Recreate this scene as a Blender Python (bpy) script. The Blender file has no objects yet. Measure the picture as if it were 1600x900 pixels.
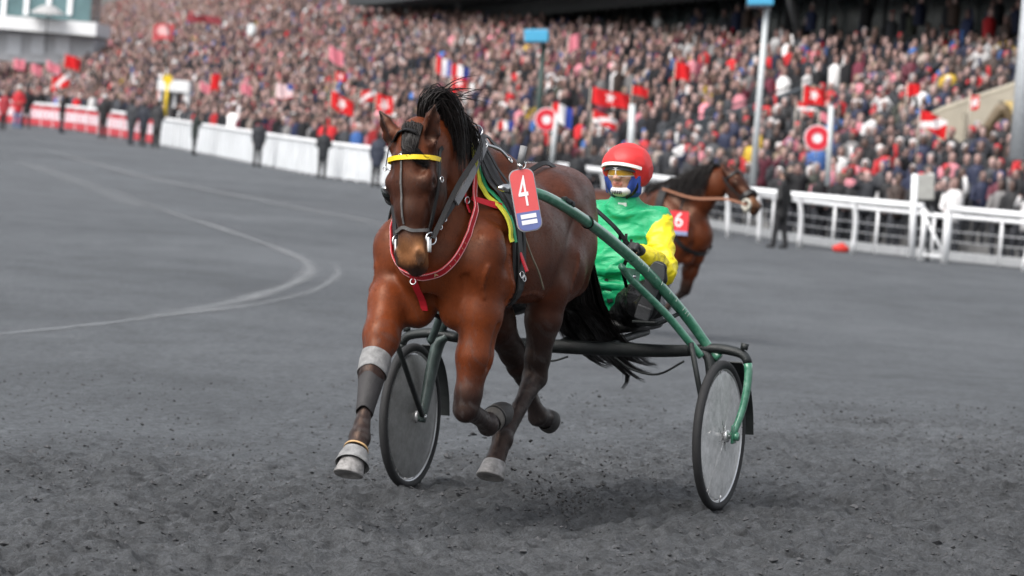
import bpy, bmesh, math, random
import numpy as np
from mathutils import Matrix, Vector

random.seed(7)
RNG = np.random.default_rng(11)
SC = bpy.context.scene
COL = SC.collection

# ------------------------------------------------------------------ camera
CAM_H, PITCH, ROLL, FPX = 1.75, math.atan(240.7 / 6000), math.atan(.079), 6000.0
FV = np.array([0, math.cos(PITCH), -math.sin(PITCH)])
R0 = np.array([1.0, 0, 0])
U0 = np.array([0, math.sin(PITCH), math.cos(PITCH)])
RV = math.cos(ROLL) * R0 + math.sin(ROLL) * U0
UV = -math.sin(ROLL) * R0 + math.cos(ROLL) * U0
CP = np.array([0, 0, CAM_H])
cam_d = bpy.data.cameras.new('camera')
cam = bpy.data.objects.new('camera', cam_d)
COL.objects.link(cam)
m = Matrix.Identity(4)
for i in range(3):
    m[i][0], m[i][1], m[i][2], m[i][3] = RV[i], UV[i], -FV[i], CP[i]
cam.matrix_world = m
cam_d.sensor_width = 36.0
cam_d.lens = 36.0 * FPX / 1600.0
cam_d.clip_start, cam_d.clip_end = 0.5, 3000.0
cam_d.dof.use_dof = True
cam_d.dof.focus_distance = 17.0
cam_d.dof.aperture_fstop = 4.7
SC.camera = cam

# ------------------------------------------------------------------ sky, sun, exposure
SUN_EL, SUN_AZ = math.radians(52), math.radians(-138)   # soft light from behind the photographer's left shoulder
world = bpy.data.worlds.new('World')
SC.world = world
world.use_nodes = True
wn = world.node_tree
wn.nodes.clear()
sky = wn.nodes.new('ShaderNodeTexSky')
sky.sky_type = 'NISHITA'
sky.sun_disc = False
sky.sun_elevation = SUN_EL
sky.sun_rotation = SUN_AZ
sky.dust_density = 4.0
sky.ozone_density = 1.0
hs = wn.nodes.new('ShaderNodeHueSaturation')      # an overcast sky: most of the blue is gone
hs.inputs['Saturation'].default_value = 0.28
bg = wn.nodes.new('ShaderNodeBackground')
bg.inputs['Strength'].default_value = 0.14
wo = wn.nodes.new('ShaderNodeOutputWorld')
wn.links.new(sky.outputs[0], hs.inputs['Color'])
wn.links.new(hs.outputs[0], bg.inputs['Color'])
wn.links.new(bg.outputs[0], wo.inputs['Surface'])
sun_d = bpy.data.lights.new('sun', 'SUN')
sun_d.energy = 1.1
sun_d.angle = math.radians(40)
sun_d.color = (1.0, .96, .9)
sun = bpy.data.objects.new('sun', sun_d)
COL.objects.link(sun)
sd = Vector((math.sin(SUN_AZ) * math.cos(SUN_EL), math.cos(SUN_AZ) * math.cos(SUN_EL), math.sin(SUN_EL)))
sun.rotation_euler = sd.to_track_quat('Z', 'Y').to_euler()
sun.location = (-6, 5, 12)
SC.view_settings.view_transform = 'Standard'
SC.view_settings.look = 'None'
SC.view_settings.exposure = 0.98
SC.view_settings.gamma = 1.0
SC.cycles.use_denoising = True
SC.cycles.max_bounces = 6
SC.cycles.transparent_max_bounces = 12

# ------------------------------------------------------------------ where pixels of the survey lie on the ground
def sstep(a, b, x):
    t = np.clip((np.asarray(x, float) - a) / (b - a), 0, 1)
    return t * t * (3 - 2 * t)
XC = 0.312
def zg(x, y):
    """height of the track: banked where the horse runs, falling to the rail, rising again far away"""
    x = np.asarray(x, float); y = np.asarray(y, float)
    near = .045 * np.clip(x - XC, -12, 12) * (1 - sstep(24, 44, y))
    far = -.35 * sstep(24, 44, y) + np.clip((y - 88) * .0068, 0, .62)
    return near + far
def ray(x, y):
    return FV + (x - 800) / FPX * RV - (y - 450) / FPX * UV
def hit(x, y, dz=0.0):
    r = ray(x, y)
    t = np.arange(8, 420, .05)
    p = CP[None] + t[:, None] * r[None]
    s = p[:, 2] - zg(p[:, 0], p[:, 1]) - dz
    i = np.argmax(s < 0)
    return p[i]
def at_depth(x, y, d):
    return CP + d * ray(x, y)
def proj(p):
    v = np.asarray(p, float) - CP
    z = v @ FV
    return 800 + FPX * (v @ RV) / z, 450 - FPX * (v @ UV) / z, z

# frame of the sulky: origin on the ground under the axle, x ahead, y to the horse's left, z up
NB = np.array([-.045, 0, 1.0]); NB /= np.linalg.norm(NB)
MB_ = np.array([.3122, 18.5705, -.001])
LB = np.array([.93123701, -.36199662, .04190567]); LB /= np.linalg.norm(LB)
FB = np.cross(LB, NB)
def l2w(p):
    p = np.asarray(p, float)
    return MB_ + p[..., 0:1] * FB + p[..., 1:2] * LB + p[..., 2:3] * NB
def fmat(o=(0, 0, 0)):
    w = l2w(np.array(o, float))
    mm = Matrix.Identity(4)
    for i in range(3):
        mm[i][0], mm[i][1], mm[i][2], mm[i][3] = FB[i], LB[i], NB[i], w[i]
    return mm

# ------------------------------------------------------------------ materials
def new_mat(name):
    mt = bpy.data.materials.new(name)
    mt.use_nodes = True
    nt = mt.node_tree
    return mt, nt, nt.nodes['Principled BSDF']
def noise(nt, scale, detail=4, rough=.6, coord='Object', vec=None):
    n = nt.nodes.new('ShaderNodeTexNoise')
    n.inputs['Scale'].default_value = scale
    n.inputs['Detail'].default_value = detail
    n.inputs['Roughness'].default_value = rough
    if vec is None:
        tc = nt.nodes.new('ShaderNodeTexCoord')
        vec = tc.outputs[coord]
    nt.links.new(vec, n.inputs['Vector'])
    return n
def ramp(nt, src, stops):
    r = nt.nodes.new('ShaderNodeValToRGB')
    e = r.color_ramp.elements
    while len(e) < len(stops):
        e.new(.5)
    for k, (p, c) in enumerate(stops):
        e[k].position = p
        e[k].color = (c[0], c[1], c[2], 1) if hasattr(c, '__len__') else (c, c, c, 1)
    nt.links.new(src, r.inputs['Fac'])
    return r
def mixrgb(nt, mode, fac, a, b):
    n = nt.nodes.new('ShaderNodeMix')
    n.data_type = 'RGBA'
    n.blend_type = mode
    for sock, v in ((n.inputs[0], fac), (n.inputs[6], a), (n.inputs[7], b)):
        if isinstance(v, (int, float)):
            sock.default_value = v
        elif isinstance(v, tuple):
            sock.default_value = (v[0], v[1], v[2], 1)
        else:
            nt.links.new(v, sock)
    return n.outputs[2]
def bump(nt, bsdf, src, strength, dist):
    b = nt.nodes.new('ShaderNodeBump')
    b.inputs['Strength'].default_value = strength
    b.inputs['Distance'].default_value = dist
    nt.links.new(src, b.inputs['Height'])
    nt.links.new(b.outputs[0], bsdf.inputs['Normal'])
    return b
MATS = {}
def mat(name, col, rough=.5, metal=0, var=.18, vscale=14, spec=.5, bstr=0, bscale=60, coat=0):
    """a plain surface with uneven colour, gloss and, if asked, a little relief"""
    if name in MATS:
        return MATS[name]
    mt, nt, b = new_mat(name)
    n = noise(nt, vscale, 5)
    lo = tuple(c * (1 - var) for c in col)
    hi = tuple(min(1, c * (1 + var)) for c in col)
    r = ramp(nt, n.outputs['Fac'], [(.3, lo), (.7, hi)])
    nt.links.new(r.outputs[0], b.inputs['Base Color'])
    rr = ramp(nt, n.outputs['Fac'], [(.3, max(0, rough - .08)), (.7, min(1, rough + .1))])
    nt.links.new(rr.outputs[0], b.inputs['Roughness'])
    b.inputs['Metallic'].default_value = metal
    b.inputs['Specular IOR Level'].default_value = spec
    b.inputs['Coat Weight'].default_value = coat
    if bstr:
        n2 = noise(nt, bscale, 6)
        bump(nt, b, n2.outputs['Fac'], bstr, .01)
    MATS[name] = mt
    return mt
def attr_mat(name, rough=.6, spec=.3, bstr=0, bscale=80, var=.25, vscale=25, sheen=0, attr='tint'):
    """colour from the mesh's own colour attribute (coat of an animal, cloth), with small procedural variation"""
    if name in MATS:
        return MATS[name]
    mt, nt, b = new_mat(name)
    a = nt.nodes.new('ShaderNodeAttribute')
    a.attribute_name = attr
    n = noise(nt, vscale, 5)
    r = ramp(nt, n.outputs['Fac'], [(.25, 1 - var), (.75, 1 + var)])
    c = mixrgb(nt, 'MULTIPLY', 1.0, a.outputs['Color'], r.outputs[0])
    nt.links.new(c, b.inputs['Base Color'])
    b.inputs['Roughness'].default_value = rough
    b.inputs['Specular IOR Level'].default_value = spec
    if sheen:
        b.inputs['Sheen Weight'].default_value = sheen
    if bstr:
        n2 = noise(nt, bscale, 5)
        bump(nt, b, n2.outputs['Fac'], bstr, .006)
    MATS[name] = mt
    return mt

# ------------------------------------------------------------------ objects
def tag(o, label=None, cat=None, group=None, kind=None):
    if label: o['label'] = label
    if cat: o['category'] = cat
    if group: o['group'] = group
    if kind: o['kind'] = kind
    return o
def empty(name, mw, origin=(0, 0, 0)):
    o = bpy.data.objects.new(name, None)
    o.empty_display_size = .2
    COL.objects.link(o)
    o.matrix_world = mw
    o['_o'] = [float(v) for v in origin]
    return o
def local_empty(name, origin):
    return empty(name, fmat(origin), origin)
def mesh(name, V, F, smooth=True):
    me = bpy.data.meshes.new(name)
    V = np.asarray(V, np.float32)
    if isinstance(F, np.ndarray) and F.ndim == 2:
        k = F.shape[1]
        me.vertices.add(len(V)); me.vertices.foreach_set('co', V.ravel())
        me.loops.add(F.size); me.loops.foreach_set('vertex_index', F.ravel().astype(np.int32))
        me.polygons.add(len(F))
        me.polygons.foreach_set('loop_start', np.arange(0, F.size, k, dtype=np.int32))
        me.polygons.foreach_set('loop_total', np.full(len(F), k, np.int32))
        me.update(calc_edges=True)
    else:
        me.from_pydata([tuple(map(float, v)) for v in V], [], [tuple(int(i) for i in f) for f in F])
        me.update()
    me.polygons.foreach_set('use_smooth', np.full(len(me.polygons), smooth, bool))
    return me
def set_tint(me, colors, attr='tint'):
    a = me.color_attributes.new(attr, 'FLOAT_COLOR', 'POINT')
    c = np.ones((len(me.vertices), 4), np.float32)
    c[:, :3] = colors
    a.data.foreach_set('color', c.ravel())
def root_origin(p):
    while p is not None:
        if '_o' in p:
            return np.array(p['_o'][:])
        p = p.parent
    return np.zeros(3)
def obj(name, V, F, mt, parent=None, smooth=True, tint=None):
    """one mesh object; coordinates are those of the frame its thing stands in"""
    V = np.asarray(V, float) - root_origin(parent)
    me = mesh(name, V, F, smooth)
    if tint is not None:
        set_tint(me, tint)
    o = bpy.data.objects.new(name, me)
    if mt is not None:
        me.materials.append(mt)
    COL.objects.link(o)
    if parent is not None:
        o.parent = parent
    return o
def link_copy(src, name, parent=None, loc=(0, 0, 0), rot=(0, 0, 0), sc=(1, 1, 1)):
    o = src.copy()
    o.name = name
    COL.objects.link(o)
    o.parent = parent
    o.location, o.rotation_euler, o.scale = loc, rot, sc
    return o
def join(*parts):
    V, F, n = [], [], 0
    for v, f in parts:
        V.extend(np.asarray(v, float).tolist())
        F.extend([tuple(int(i) + n for i in q) for q in f])
        n += len(v)
    return np.array(V), F
def box(lo, hi):
    (x0, y0, z0), (x1, y1, z1) = lo, hi
    V = [(x0, y0, z0), (x1, y0, z0), (x1, y1, z0), (x0, y1, z0), (x0, y0, z1), (x1, y0, z1), (x1, y1, z1), (x0, y1, z1)]
    return np.array(V, float), [(0, 3, 2, 1), (4, 5, 6, 7), (0, 1, 5, 4), (1, 2, 6, 5), (2, 3, 7, 6), (3, 0, 4, 7)]
def obox(c, ex, ey, ez, bev=0):
    """box about c with half-axis vectors; optionally chamfered through bmesh"""
    c, ex, ey, ez = (np.asarray(v, float) for v in (c, ex, ey, ez))
    V, F = box((-1, -1, -1), (1, 1, 1))
    V = c + V[:, :1] * ex + V[:, 1:2] * ey + V[:, 2:3] * ez
    if bev:
        bm = bmesh.new()
        vs = [bm.verts.new(v) for v in V]
        for f in F: bm.faces.new([vs[i] for i in f])
        bmesh.ops.bevel(bm, geom=bm.edges[:], offset=bev, segments=2, affect='EDGES', profile=.6)
        bm.verts.index_update()
        V = np.array([v.co[:] for v in bm.verts]); F = [tuple(v.index for v in f.verts) for f in bm.faces]
        bm.free()
    return V, F
def catmull(pts, n):
    """smooth curve through points; columns may carry radii as well"""
    P = np.asarray(pts, float)
    if len(P) < 3:
        t = np.linspace(0, 1, n)[:, None]
        return P[0] * (1 - t) + P[-1] * t
    P = np.vstack([2 * P[0] - P[1], P, 2 * P[-1] - P[-2]])
    out = []
    seg = len(P) - 3
    for q in np.linspace(0, seg, n):
        i = min(int(q), seg - 1); t = q - i
        a, b, c, d = P[i:i + 4]
        out.append(.5 * (2 * b + (c - a) * t + (2 * a - 5 * b + 4 * c - d) * t * t + (3 * b - a - 3 * c + d) * t ** 3))
    return np.array(out)
def tube(path, r, seg=10, cap=True, flat=1.0, ref=None):
    """round (or flattened) tube along a path"""
    P = np.asarray(path, float)
    n = len(P)
    r = np.full(n, r, float) if np.isscalar(r) else np.asarray(r, float)
    T = np.gradient(P, axis=0)
    T /= np.linalg.norm(T, axis=1)[:, None] + 1e-9
    u = np.asarray(ref, float) if ref is not None else (np.array([0, 0, 1.0]) if abs(T[0][2]) < .9 else np.array([0, 1.0, 0]))
    V = []
    ang = np.arange(seg) * 2 * math.pi / seg
    for i in range(n):
        if ref is not None: u = np.asarray(ref, float)
        u = u - T[i] * (u @ T[i]); u /= np.linalg.norm(u) + 1e-9
        v = np.cross(T[i], u)
        V.append(P[i] + r[i] * (np.cos(ang)[:, None] * u * flat + np.sin(ang)[:, None] * v))
    V = np.concatenate(V)
    F = [(i * seg + k, i * seg + (k + 1) % seg, (i + 1) * seg + (k + 1) % seg, (i + 1) * seg + k) for i in range(n - 1) for k in range(seg)]
    if cap:
        F.append(tuple(range(seg - 1, -1, -1)))
        F.append(tuple((n - 1) * seg + k for k in range(seg)))
    return V, F
def strap(path, nrm, w, th=.004):
    """flat leather strap: path of points, outward normals, width, thickness"""
    P = np.asarray(path, float); N = np.asarray(nrm, float)
    n = len(P)
    if N.ndim == 1: N = np.repeat(N[None], n, 0)
    w = np.full(n, w, float) if np.isscalar(w) else np.asarray(w, float)
    T = np.gradient(P, axis=0)
    V = []
    for i in range(n):
        t = T[i] / (np.linalg.norm(T[i]) + 1e-9)
        nn = N[i] - t * (N[i] @ t); nn /= np.linalg.norm(nn) + 1e-9
        s = np.cross(t, nn)
        a, b = s * w[i] / 2, nn * th
        V += [P[i] - a, P[i] + a, P[i] + a * .94 + b, P[i] - a * .94 + b]
    F = []
    for i in range(n - 1):
        for k in range(4):
            F.append((i * 4 + k, i * 4 + (k + 1) % 4, (i + 1) * 4 + (k + 1) % 4, (i + 1) * 4 + k))
    F += [(3, 2, 1, 0), tuple((n - 1) * 4 + k for k in range(4))]
    return np.array(V), F
def ring(c, axis, R, r, seg=20, s2=8):
    axis = np.asarray(axis, float); axis /= np.linalg.norm(axis)
    u = np.cross(axis, [0.3, .2, 1.0]); u /= np.linalg.norm(u)
    v = np.cross(axis, u)
    V, F = [], []
    for i in range(seg):
        a = 2 * math.pi * i / seg
        d = math.cos(a) * u + math.sin(a) * v
        for k in range(s2):
            b = 2 * math.pi * k / s2
            V.append(np.asarray(c) + d * (R + r * math.cos(b)) + axis * r * math.sin(b))
    for i in range(seg):
        for k in range(s2):
            F.append((i * s2 + k, ((i + 1) % seg) * s2 + k, ((i + 1) % seg) * s2 + (k + 1) % s2, i * s2 + (k + 1) % s2))
    return np.array(V), F
def lathe(profile, c, axis, seg=40, ref=(.3, .2, 1.0)):
    """surface of revolution: profile of (radius, height) about axis through c"""
    axis = np.asarray(axis, float); axis /= np.linalg.norm(axis)
    u = np.cross(axis, ref); u /= np.linalg.norm(u)
    v = np.cross(axis, u)
    V, F = [], []
    for rr, hh in profile:
        for k in range(seg):
            a = 2 * math.pi * k / seg
            V.append(np.asarray(c) + axis * hh + rr * (math.cos(a) * u + math.sin(a) * v))
    for i in range(len(profile) - 1):
        for k in range(seg):
            F.append((i * seg + k, i * seg + (k + 1) % seg, (i + 1) * seg + (k + 1) % seg, (i + 1) * seg + k))
    return np.array(V), F
def text_mesh(s, size, depth=.002):
    """flat lettering as (V, F) in the x-y plane, centred"""
    cu = bpy.data.curves.new('lettering', 'FONT')
    cu.body = s; cu.size = size; cu.extrude = depth / 2
    cu.align_x, cu.align_y = 'CENTER', 'CENTER'
    cu.resolution_u = 3
    o = bpy.data.objects.new('lettering', cu)
    COL.objects.link(o)
    dg = bpy.context.evaluated_depsgraph_get()
    me = bpy.data.meshes.new_from_object(o.evaluated_get(dg))
    V = np.array([v.co[:] for v in me.vertices]); F = [tuple(p.vertices) for p in me.polygons]
    bpy.data.objects.remove(o); bpy.data.curves.remove(cu); bpy.data.meshes.remove(me)
    return V, F
def place(vf, c, ex, ey, ez, sx=1, sy=1):
    V, F = vf
    ex, ey, ez = (np.asarray(a, float) / np.linalg.norm(a) for a in (ex, ey, ez))
    return np.asarray(c) + V[:, :1] * ex * sx + V[:, 1:2] * ey * sy + V[:, 2:3] * ez, F

# ------------------------------------------------------------------ blended volumes turned into one skin
class Vol:
    def __init__(s, lo, hi, h):
        s.lo = np.array(lo, float); s.h = h
        n = np.ceil((np.array(hi) - s.lo) / h).astype(int) + 1
        s.n = n
        s.ax = [(s.lo[i] + h * np.arange(n[i])).astype(np.float32) for i in range(3)]
        s.D = np.ones(n, np.float32)
        s.T = np.zeros(n, np.int8)
    def _win(s, lo, hi):
        i0 = np.maximum(np.floor((lo - s.lo) / s.h).astype(int), 0)
        i1 = np.minimum(np.ceil((hi - s.lo) / s.h).astype(int) + 1, s.n)
        if (i1 <= i0).any(): return None, None
        sl = tuple(slice(a, b) for a, b in zip(i0, i1))
        return sl, (s.ax[0][sl[0]][:, None, None], s.ax[1][sl[1]][None, :, None], s.ax[2][sl[2]][None, None, :])
    def _put(s, sl, d, k, tg, sub):
        D = s.D[sl]
        if sub:
            h = np.clip(.5 - .5 * (D + d) / k, 0, 1)
            s.D[sl] = D + (-d - D) * h + k * h * (1 - h)
            if tg is not None:
                t = s.T[sl]; t[(d < k * .5)] = tg
        else:
            if tg is not None:
                t = s.T[sl]; t[d < D] = tg
            h = np.clip(.5 + .5 * (D - d) / k, 0, 1)
            s.D[sl] = D + (d - D) * h - k * h * (1 - h)
    def cap(s, a, b, ra, rb, k=.03, lat=(0, 1, 0), tg=0, sub=False):
        a, b = np.asarray(a, float), np.asarray(b, float)
        ra = (ra, ra) if np.isscalar(ra) else ra
        rb = (rb, rb) if np.isscalar(rb) else rb
        pad = max(*ra, *rb) + k + 2 * s.h
        sl, P = s._win(np.minimum(a, b) - pad, np.maximum(a, b) + pad)
        if sl is None: return
        ab = b - a; L = np.linalg.norm(ab) + 1e-9; e = ab / L
        u = np.asarray(lat, float); u = u - e * (u @ e)
        if np.linalg.norm(u) < 1e-3: u = np.cross(e, [1, .1, 0])
        u /= np.linalg.norm(u); v = np.cross(e, u)
        X, Y, Z = P[0] - a[0], P[1] - a[1], P[2] - a[2]
        w = X * e[0] + Y * e[1] + Z * e[2]
        qu = X * u[0] + Y * u[1] + Z * u[2]
        qv = X * v[0] + Y * v[1] + Z * v[2]
        wc = np.clip(w, 0, L); t = wc / L; qw = w - wc
        rl = ra[0] + (rb[0] - ra[0]) * t
        ro = ra[1] + (rb[1] - ra[1]) * t
        mn = np.minimum(rl, ro)
        d = (np.sqrt((qu / rl) ** 2 + (qv / ro) ** 2 + (qw / mn) ** 2) - 1) * mn
        s._put(sl, d, k, tg, sub)
    def ell(s, c, r, k=.03, R=None, tg=0, sub=False):
        c = np.asarray(c, float); r = np.asarray([r] * 3 if np.isscalar(r) else r, float)
        pad = r.max() + k + 2 * s.h
        sl, P = s._win(c - pad, c + pad)
        if sl is None: return
        X, Y, Z = P[0] - c[0], P[1] - c[1], P[2] - c[2]
        if R is None: R = np.eye(3)
        R = [np.asarray(q, float) / np.linalg.norm(q) for q in R]
        q = [(X * a[0] + Y * a[1] + Z * a[2]) / rr for a, rr in zip(R, r)]
        d = (np.sqrt(q[0] ** 2 + q[1] ** 2 + q[2] ** 2) - 1) * r.min()
        s._put(sl, d, k, tg, sub)
    def chain(s, pts, k=.03, lat=(0, 1, 0), tg=0):
        """pts: rows x, y, z, r_lateral, r_other"""
        pts = [np.asarray(p, float) for p in pts]
        tgs = tg if hasattr(tg, '__len__') else [tg] * (len(pts) - 1)
        for p, q, t in zip(pts[:-1], pts[1:], tgs):
            s.cap(p[:3], q[:3], (p[3], p[4]), (q[3], q[4]), k, lat, t)
    def skin(s, smooth=2, proj_=True):
        D = s.D; ins = D < 0
        nx, ny, nz = s.n
        c = np.zeros((nx - 1, ny - 1, nz - 1), np.int8)
        offs = [(i, j, k) for i in (0, 1) for j in (0, 1) for k in (0, 1)]
        for i, j, k in offs:
            c += ins[i:nx - 1 + i, j:ny - 1 + j, k:nz - 1 + k]
        act = (c > 0) & (c < 8)
        idx = np.argwhere(act)
        num = np.full(act.shape, -1, np.int32)
        num[act] = np.arange(len(idx))
        acc = np.zeros((len(idx), 3), np.float32); cnt = np.zeros(len(idx), np.float32)
        I, J, K = idx.T
        for o in offs:
            for axn in range(3):
                if o[axn]: continue
                o2 = list(o); o2[axn] = 1
                a = D[I + o[0], J + o[1], K + o[2]]; b = D[I + o2[0], J + o2[1], K + o2[2]]
                x = (a < 0) != (b < 0)
                t = np.where(x, a / np.where(x, a - b, 1), 0)
                for q in range(3):
                    acc[:, q] += np.where(x, o[q] + (t if q == axn else 0), 0)
                cnt += x
        V = s.lo + s.h * (idx + acc / cnt[:, None])
        Fs = []
        for axn in range(3):
            s0 = [slice(None)] * 3; s1 = [slice(None)] * 3
            s0[axn] = slice(0, -1); s1[axn] = slice(1, None)
            a, b = ins[tuple(s0)], ins[tuple(s1)]
            e = np.argwhere(a != b)
            flip = a[tuple(e.T)]
            o1, o2 = [(1, 2), (2, 0), (0, 1)][axn]
            ok = (e[:, o1] > 0) & (e[:, o2] > 0) & (e[:, o1] < s.n[o1] - 1) & (e[:, o2] < s.n[o2] - 1)
            e, flip = e[ok], flip[ok]
            def cell(da, db):
                q = e.copy(); q[:, o1] -= da; q[:, o2] -= db
                return num[tuple(q.T)]
            f = np.stack([cell(1, 1), cell(0, 1), cell(0, 0), cell(1, 0)], 1)
            f[~flip] = f[~flip][:, ::-1]
            Fs.append(f)
        F = np.concatenate(Fs)
        tg = s.T[I, J, K]
        for _ in range(smooth):
            V = laplace(V, F, .5)
        return V, F, tg
def laplace(V, F, lam=.5):
    A = np.zeros_like(V); n = np.zeros(len(V))
    for k in range(F.shape[1]):
        a, b = F[:, k], F[:, (k + 1) % F.shape[1]]
        for q in range(V.shape[1]):
            A[:, q] += np.bincount(a, V[b, q], len(V)) + np.bincount(b, V[a, q], len(V))
        n += np.bincount(a, minlength=len(V)) + np.bincount(b, minlength=len(V))
    return V + lam * (A / np.maximum(n, 1)[:, None] - V)
def strands(paths, w0, seg=3):
    """hair: thin tapering strands, all of one tuft in one mesh"""
    Vs, Fs, n = [], [], 0
    for P in paths:
        k = len(P)
        r = w0 * (1 - np.linspace(0, 1, k) ** 2 * .9)
        v, f = tube(P, r, seg, False)
        Vs.append(v); Fs.append(np.array(f) + n); n += len(v)
    return np.concatenate(Vs), np.concatenate(Fs)

# ------------------------------------------------------------------ horses
def unit(v):
    v = np.asarray(v, float); return v / np.linalg.norm(v)
def dsample(v, p):
    i = np.round((np.asarray(p) - v.lo) / v.h).astype(int)
    if (i < 0).any() or (i >= v.n).any(): return 1.0
    return float(v.D[tuple(i)])
def onskin(v, c, d, off=.004, far=.6):
    """from an inside point outwards to the skin"""
    c = np.asarray(c, float); d = unit(d)
    t, last = 0.0, 0.0
    while t < far:
        if dsample(v, c + d * t) >= 0: break
        t += v.h * .5
    return c + d * (t + off)
def head_frame(poll, axis, yaw, tilt=0.0):
    """axis: direction poll -> muzzle in the x-z plane before the yaw; returns origin and axis, left, front"""
    ax = unit(axis)
    le = np.array([0, 1.0, 0])
    fr = np.cross(ax, le)           # out of the forehead
    if fr[0] < 0: fr = -fr
    c, s = math.cos(yaw), math.sin(yaw)
    rz = np.array([[c, -s, 0], [s, c, 0], [0, 0, 1]])
    ax, le = ax * math.cos(tilt) + le * math.sin(tilt), le * math.cos(tilt) - ax * math.sin(tilt)
    return np.asarray(poll, float), rz @ ax, rz @ le, rz @ fr
def hp(fr, t, l, f):
    o, a, le, n = fr
    return o + a * t * .935 + le * l * 1.06 + n * f
def coat_colors(V, F, tg, fr, legs, dark=1.0):
    bay = np.array([.098, .0225, .0068]); red = np.array([.165, .036, .0095]); deep = np.array([.030, .010, .006])
    black = np.array([.012, .010, .010])
    C = np.repeat(bay[None], len(V), 0)
    z = V[:, 2]
    def mix(col, m):
        nonlocal C
        C = C * (1 - m[:, None]) + np.asarray(col) * m[:, None]
    # mealy wash on the breast and forearms, darker along the back and quarters
    mix(red, sstep(1.05, 1.7, V[:, 0]) * sstep(1.40, 1.0, z) * .8)
    mix(deep, sstep(1.3, 1.6, z) * (1 - sstep(1.3, 1.7, V[:, 0])) * .40)
    mix((.060, .022, .016), sstep(1.35, .9, V[:, 0]) * .40)
    for lg in legs:
        kn = np.asarray(lg['dark_a']); lo = np.asarray(lg['dark_b'])
        m_ = tg == lg['tag']
        up = np.asarray(lg['upper'])
        ax_ = kn - up
        t = ((V - up) @ ax_) / (ax_ @ ax_)
        if lg['hind']:
            mm = sstep(-.2, .75, t) * .93
        else:
            mm = sstep(.45, .95, t) * .95
        mix(black, np.where(m_, mm, 0))
        mix((.020, .0185, .019), (tg == lg['tag'] + 1) * .95)
    # head: brown, darker down the middle and over the eyes, tan muzzle with dark nostrils and lips
    o, a, le, n = fr
    Q = V - o
    t, l, f = Q @ a, Q @ le, Q @ n
    hd = ((tg == 1) & (t > -.02)).astype(float)
    mix((.046, .013, .006), hd * .85)
    mix((.026, .010, .007), hd * np.exp(-(l / .05) ** 2) * sstep(.12, .2, t) * sstep(.52, .44, t) * .75)
    mix((.26, .115, .045), hd * sstep(.40, .47, t) * sstep(.585, .53, t) * (.55 + .35 * sstep(.03, .055, np.abs(l))))
    mix((.030, .018, .015), hd * sstep(.535, .575, t))
    mix((.014, .009, .008), hd * np.exp(-((np.abs(l) - .095) ** 2 / .0005 + (t - .21) ** 2 / .0008)) * .8)
    ear = ((tg == 1) & (t < .03) & (t > -.3)).astype(float)
    mix((.05, .015, .008), ear * .6)
    mix((.010, .007, .006), ear * sstep(-.06, -.14, t) * .85)
    mix((.008, .006, .006), (tg == 9) * .95)
    mix((.006, .005, .005), hd * np.exp(-((np.abs(l) - .060) ** 2 / .00022 + (t - .532) ** 2 / .0007)) * (f > -.045) * .97)
    for _ in range(5):
        C = laplace(C, F, .6)
    # dried spatters of cinder on the legs, breast and belly
    q1 = vnoise(V[:, 0] * 1.3 + V[:, 1] * 2.1, V[:, 2] + V[:, 1], .022, 21); q2 = vnoise(V[:, 0] + V[:, 1] * 1.7, V[:, 2] * 1.2, .06, 22)
    mud = sstep(.16, .30, q1 + .35 * q2) * sstep(1.12, .75, z) * .28
    mix((.085, .080, .078), mud)
    mix(np.array([.02, .008, .006]), sstep(.10, .34, vnoise(V[:, 0] + V[:, 1], V[:, 2], .13, 23)) * .35)
    return np.clip(C * dark, .003, 1)
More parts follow.
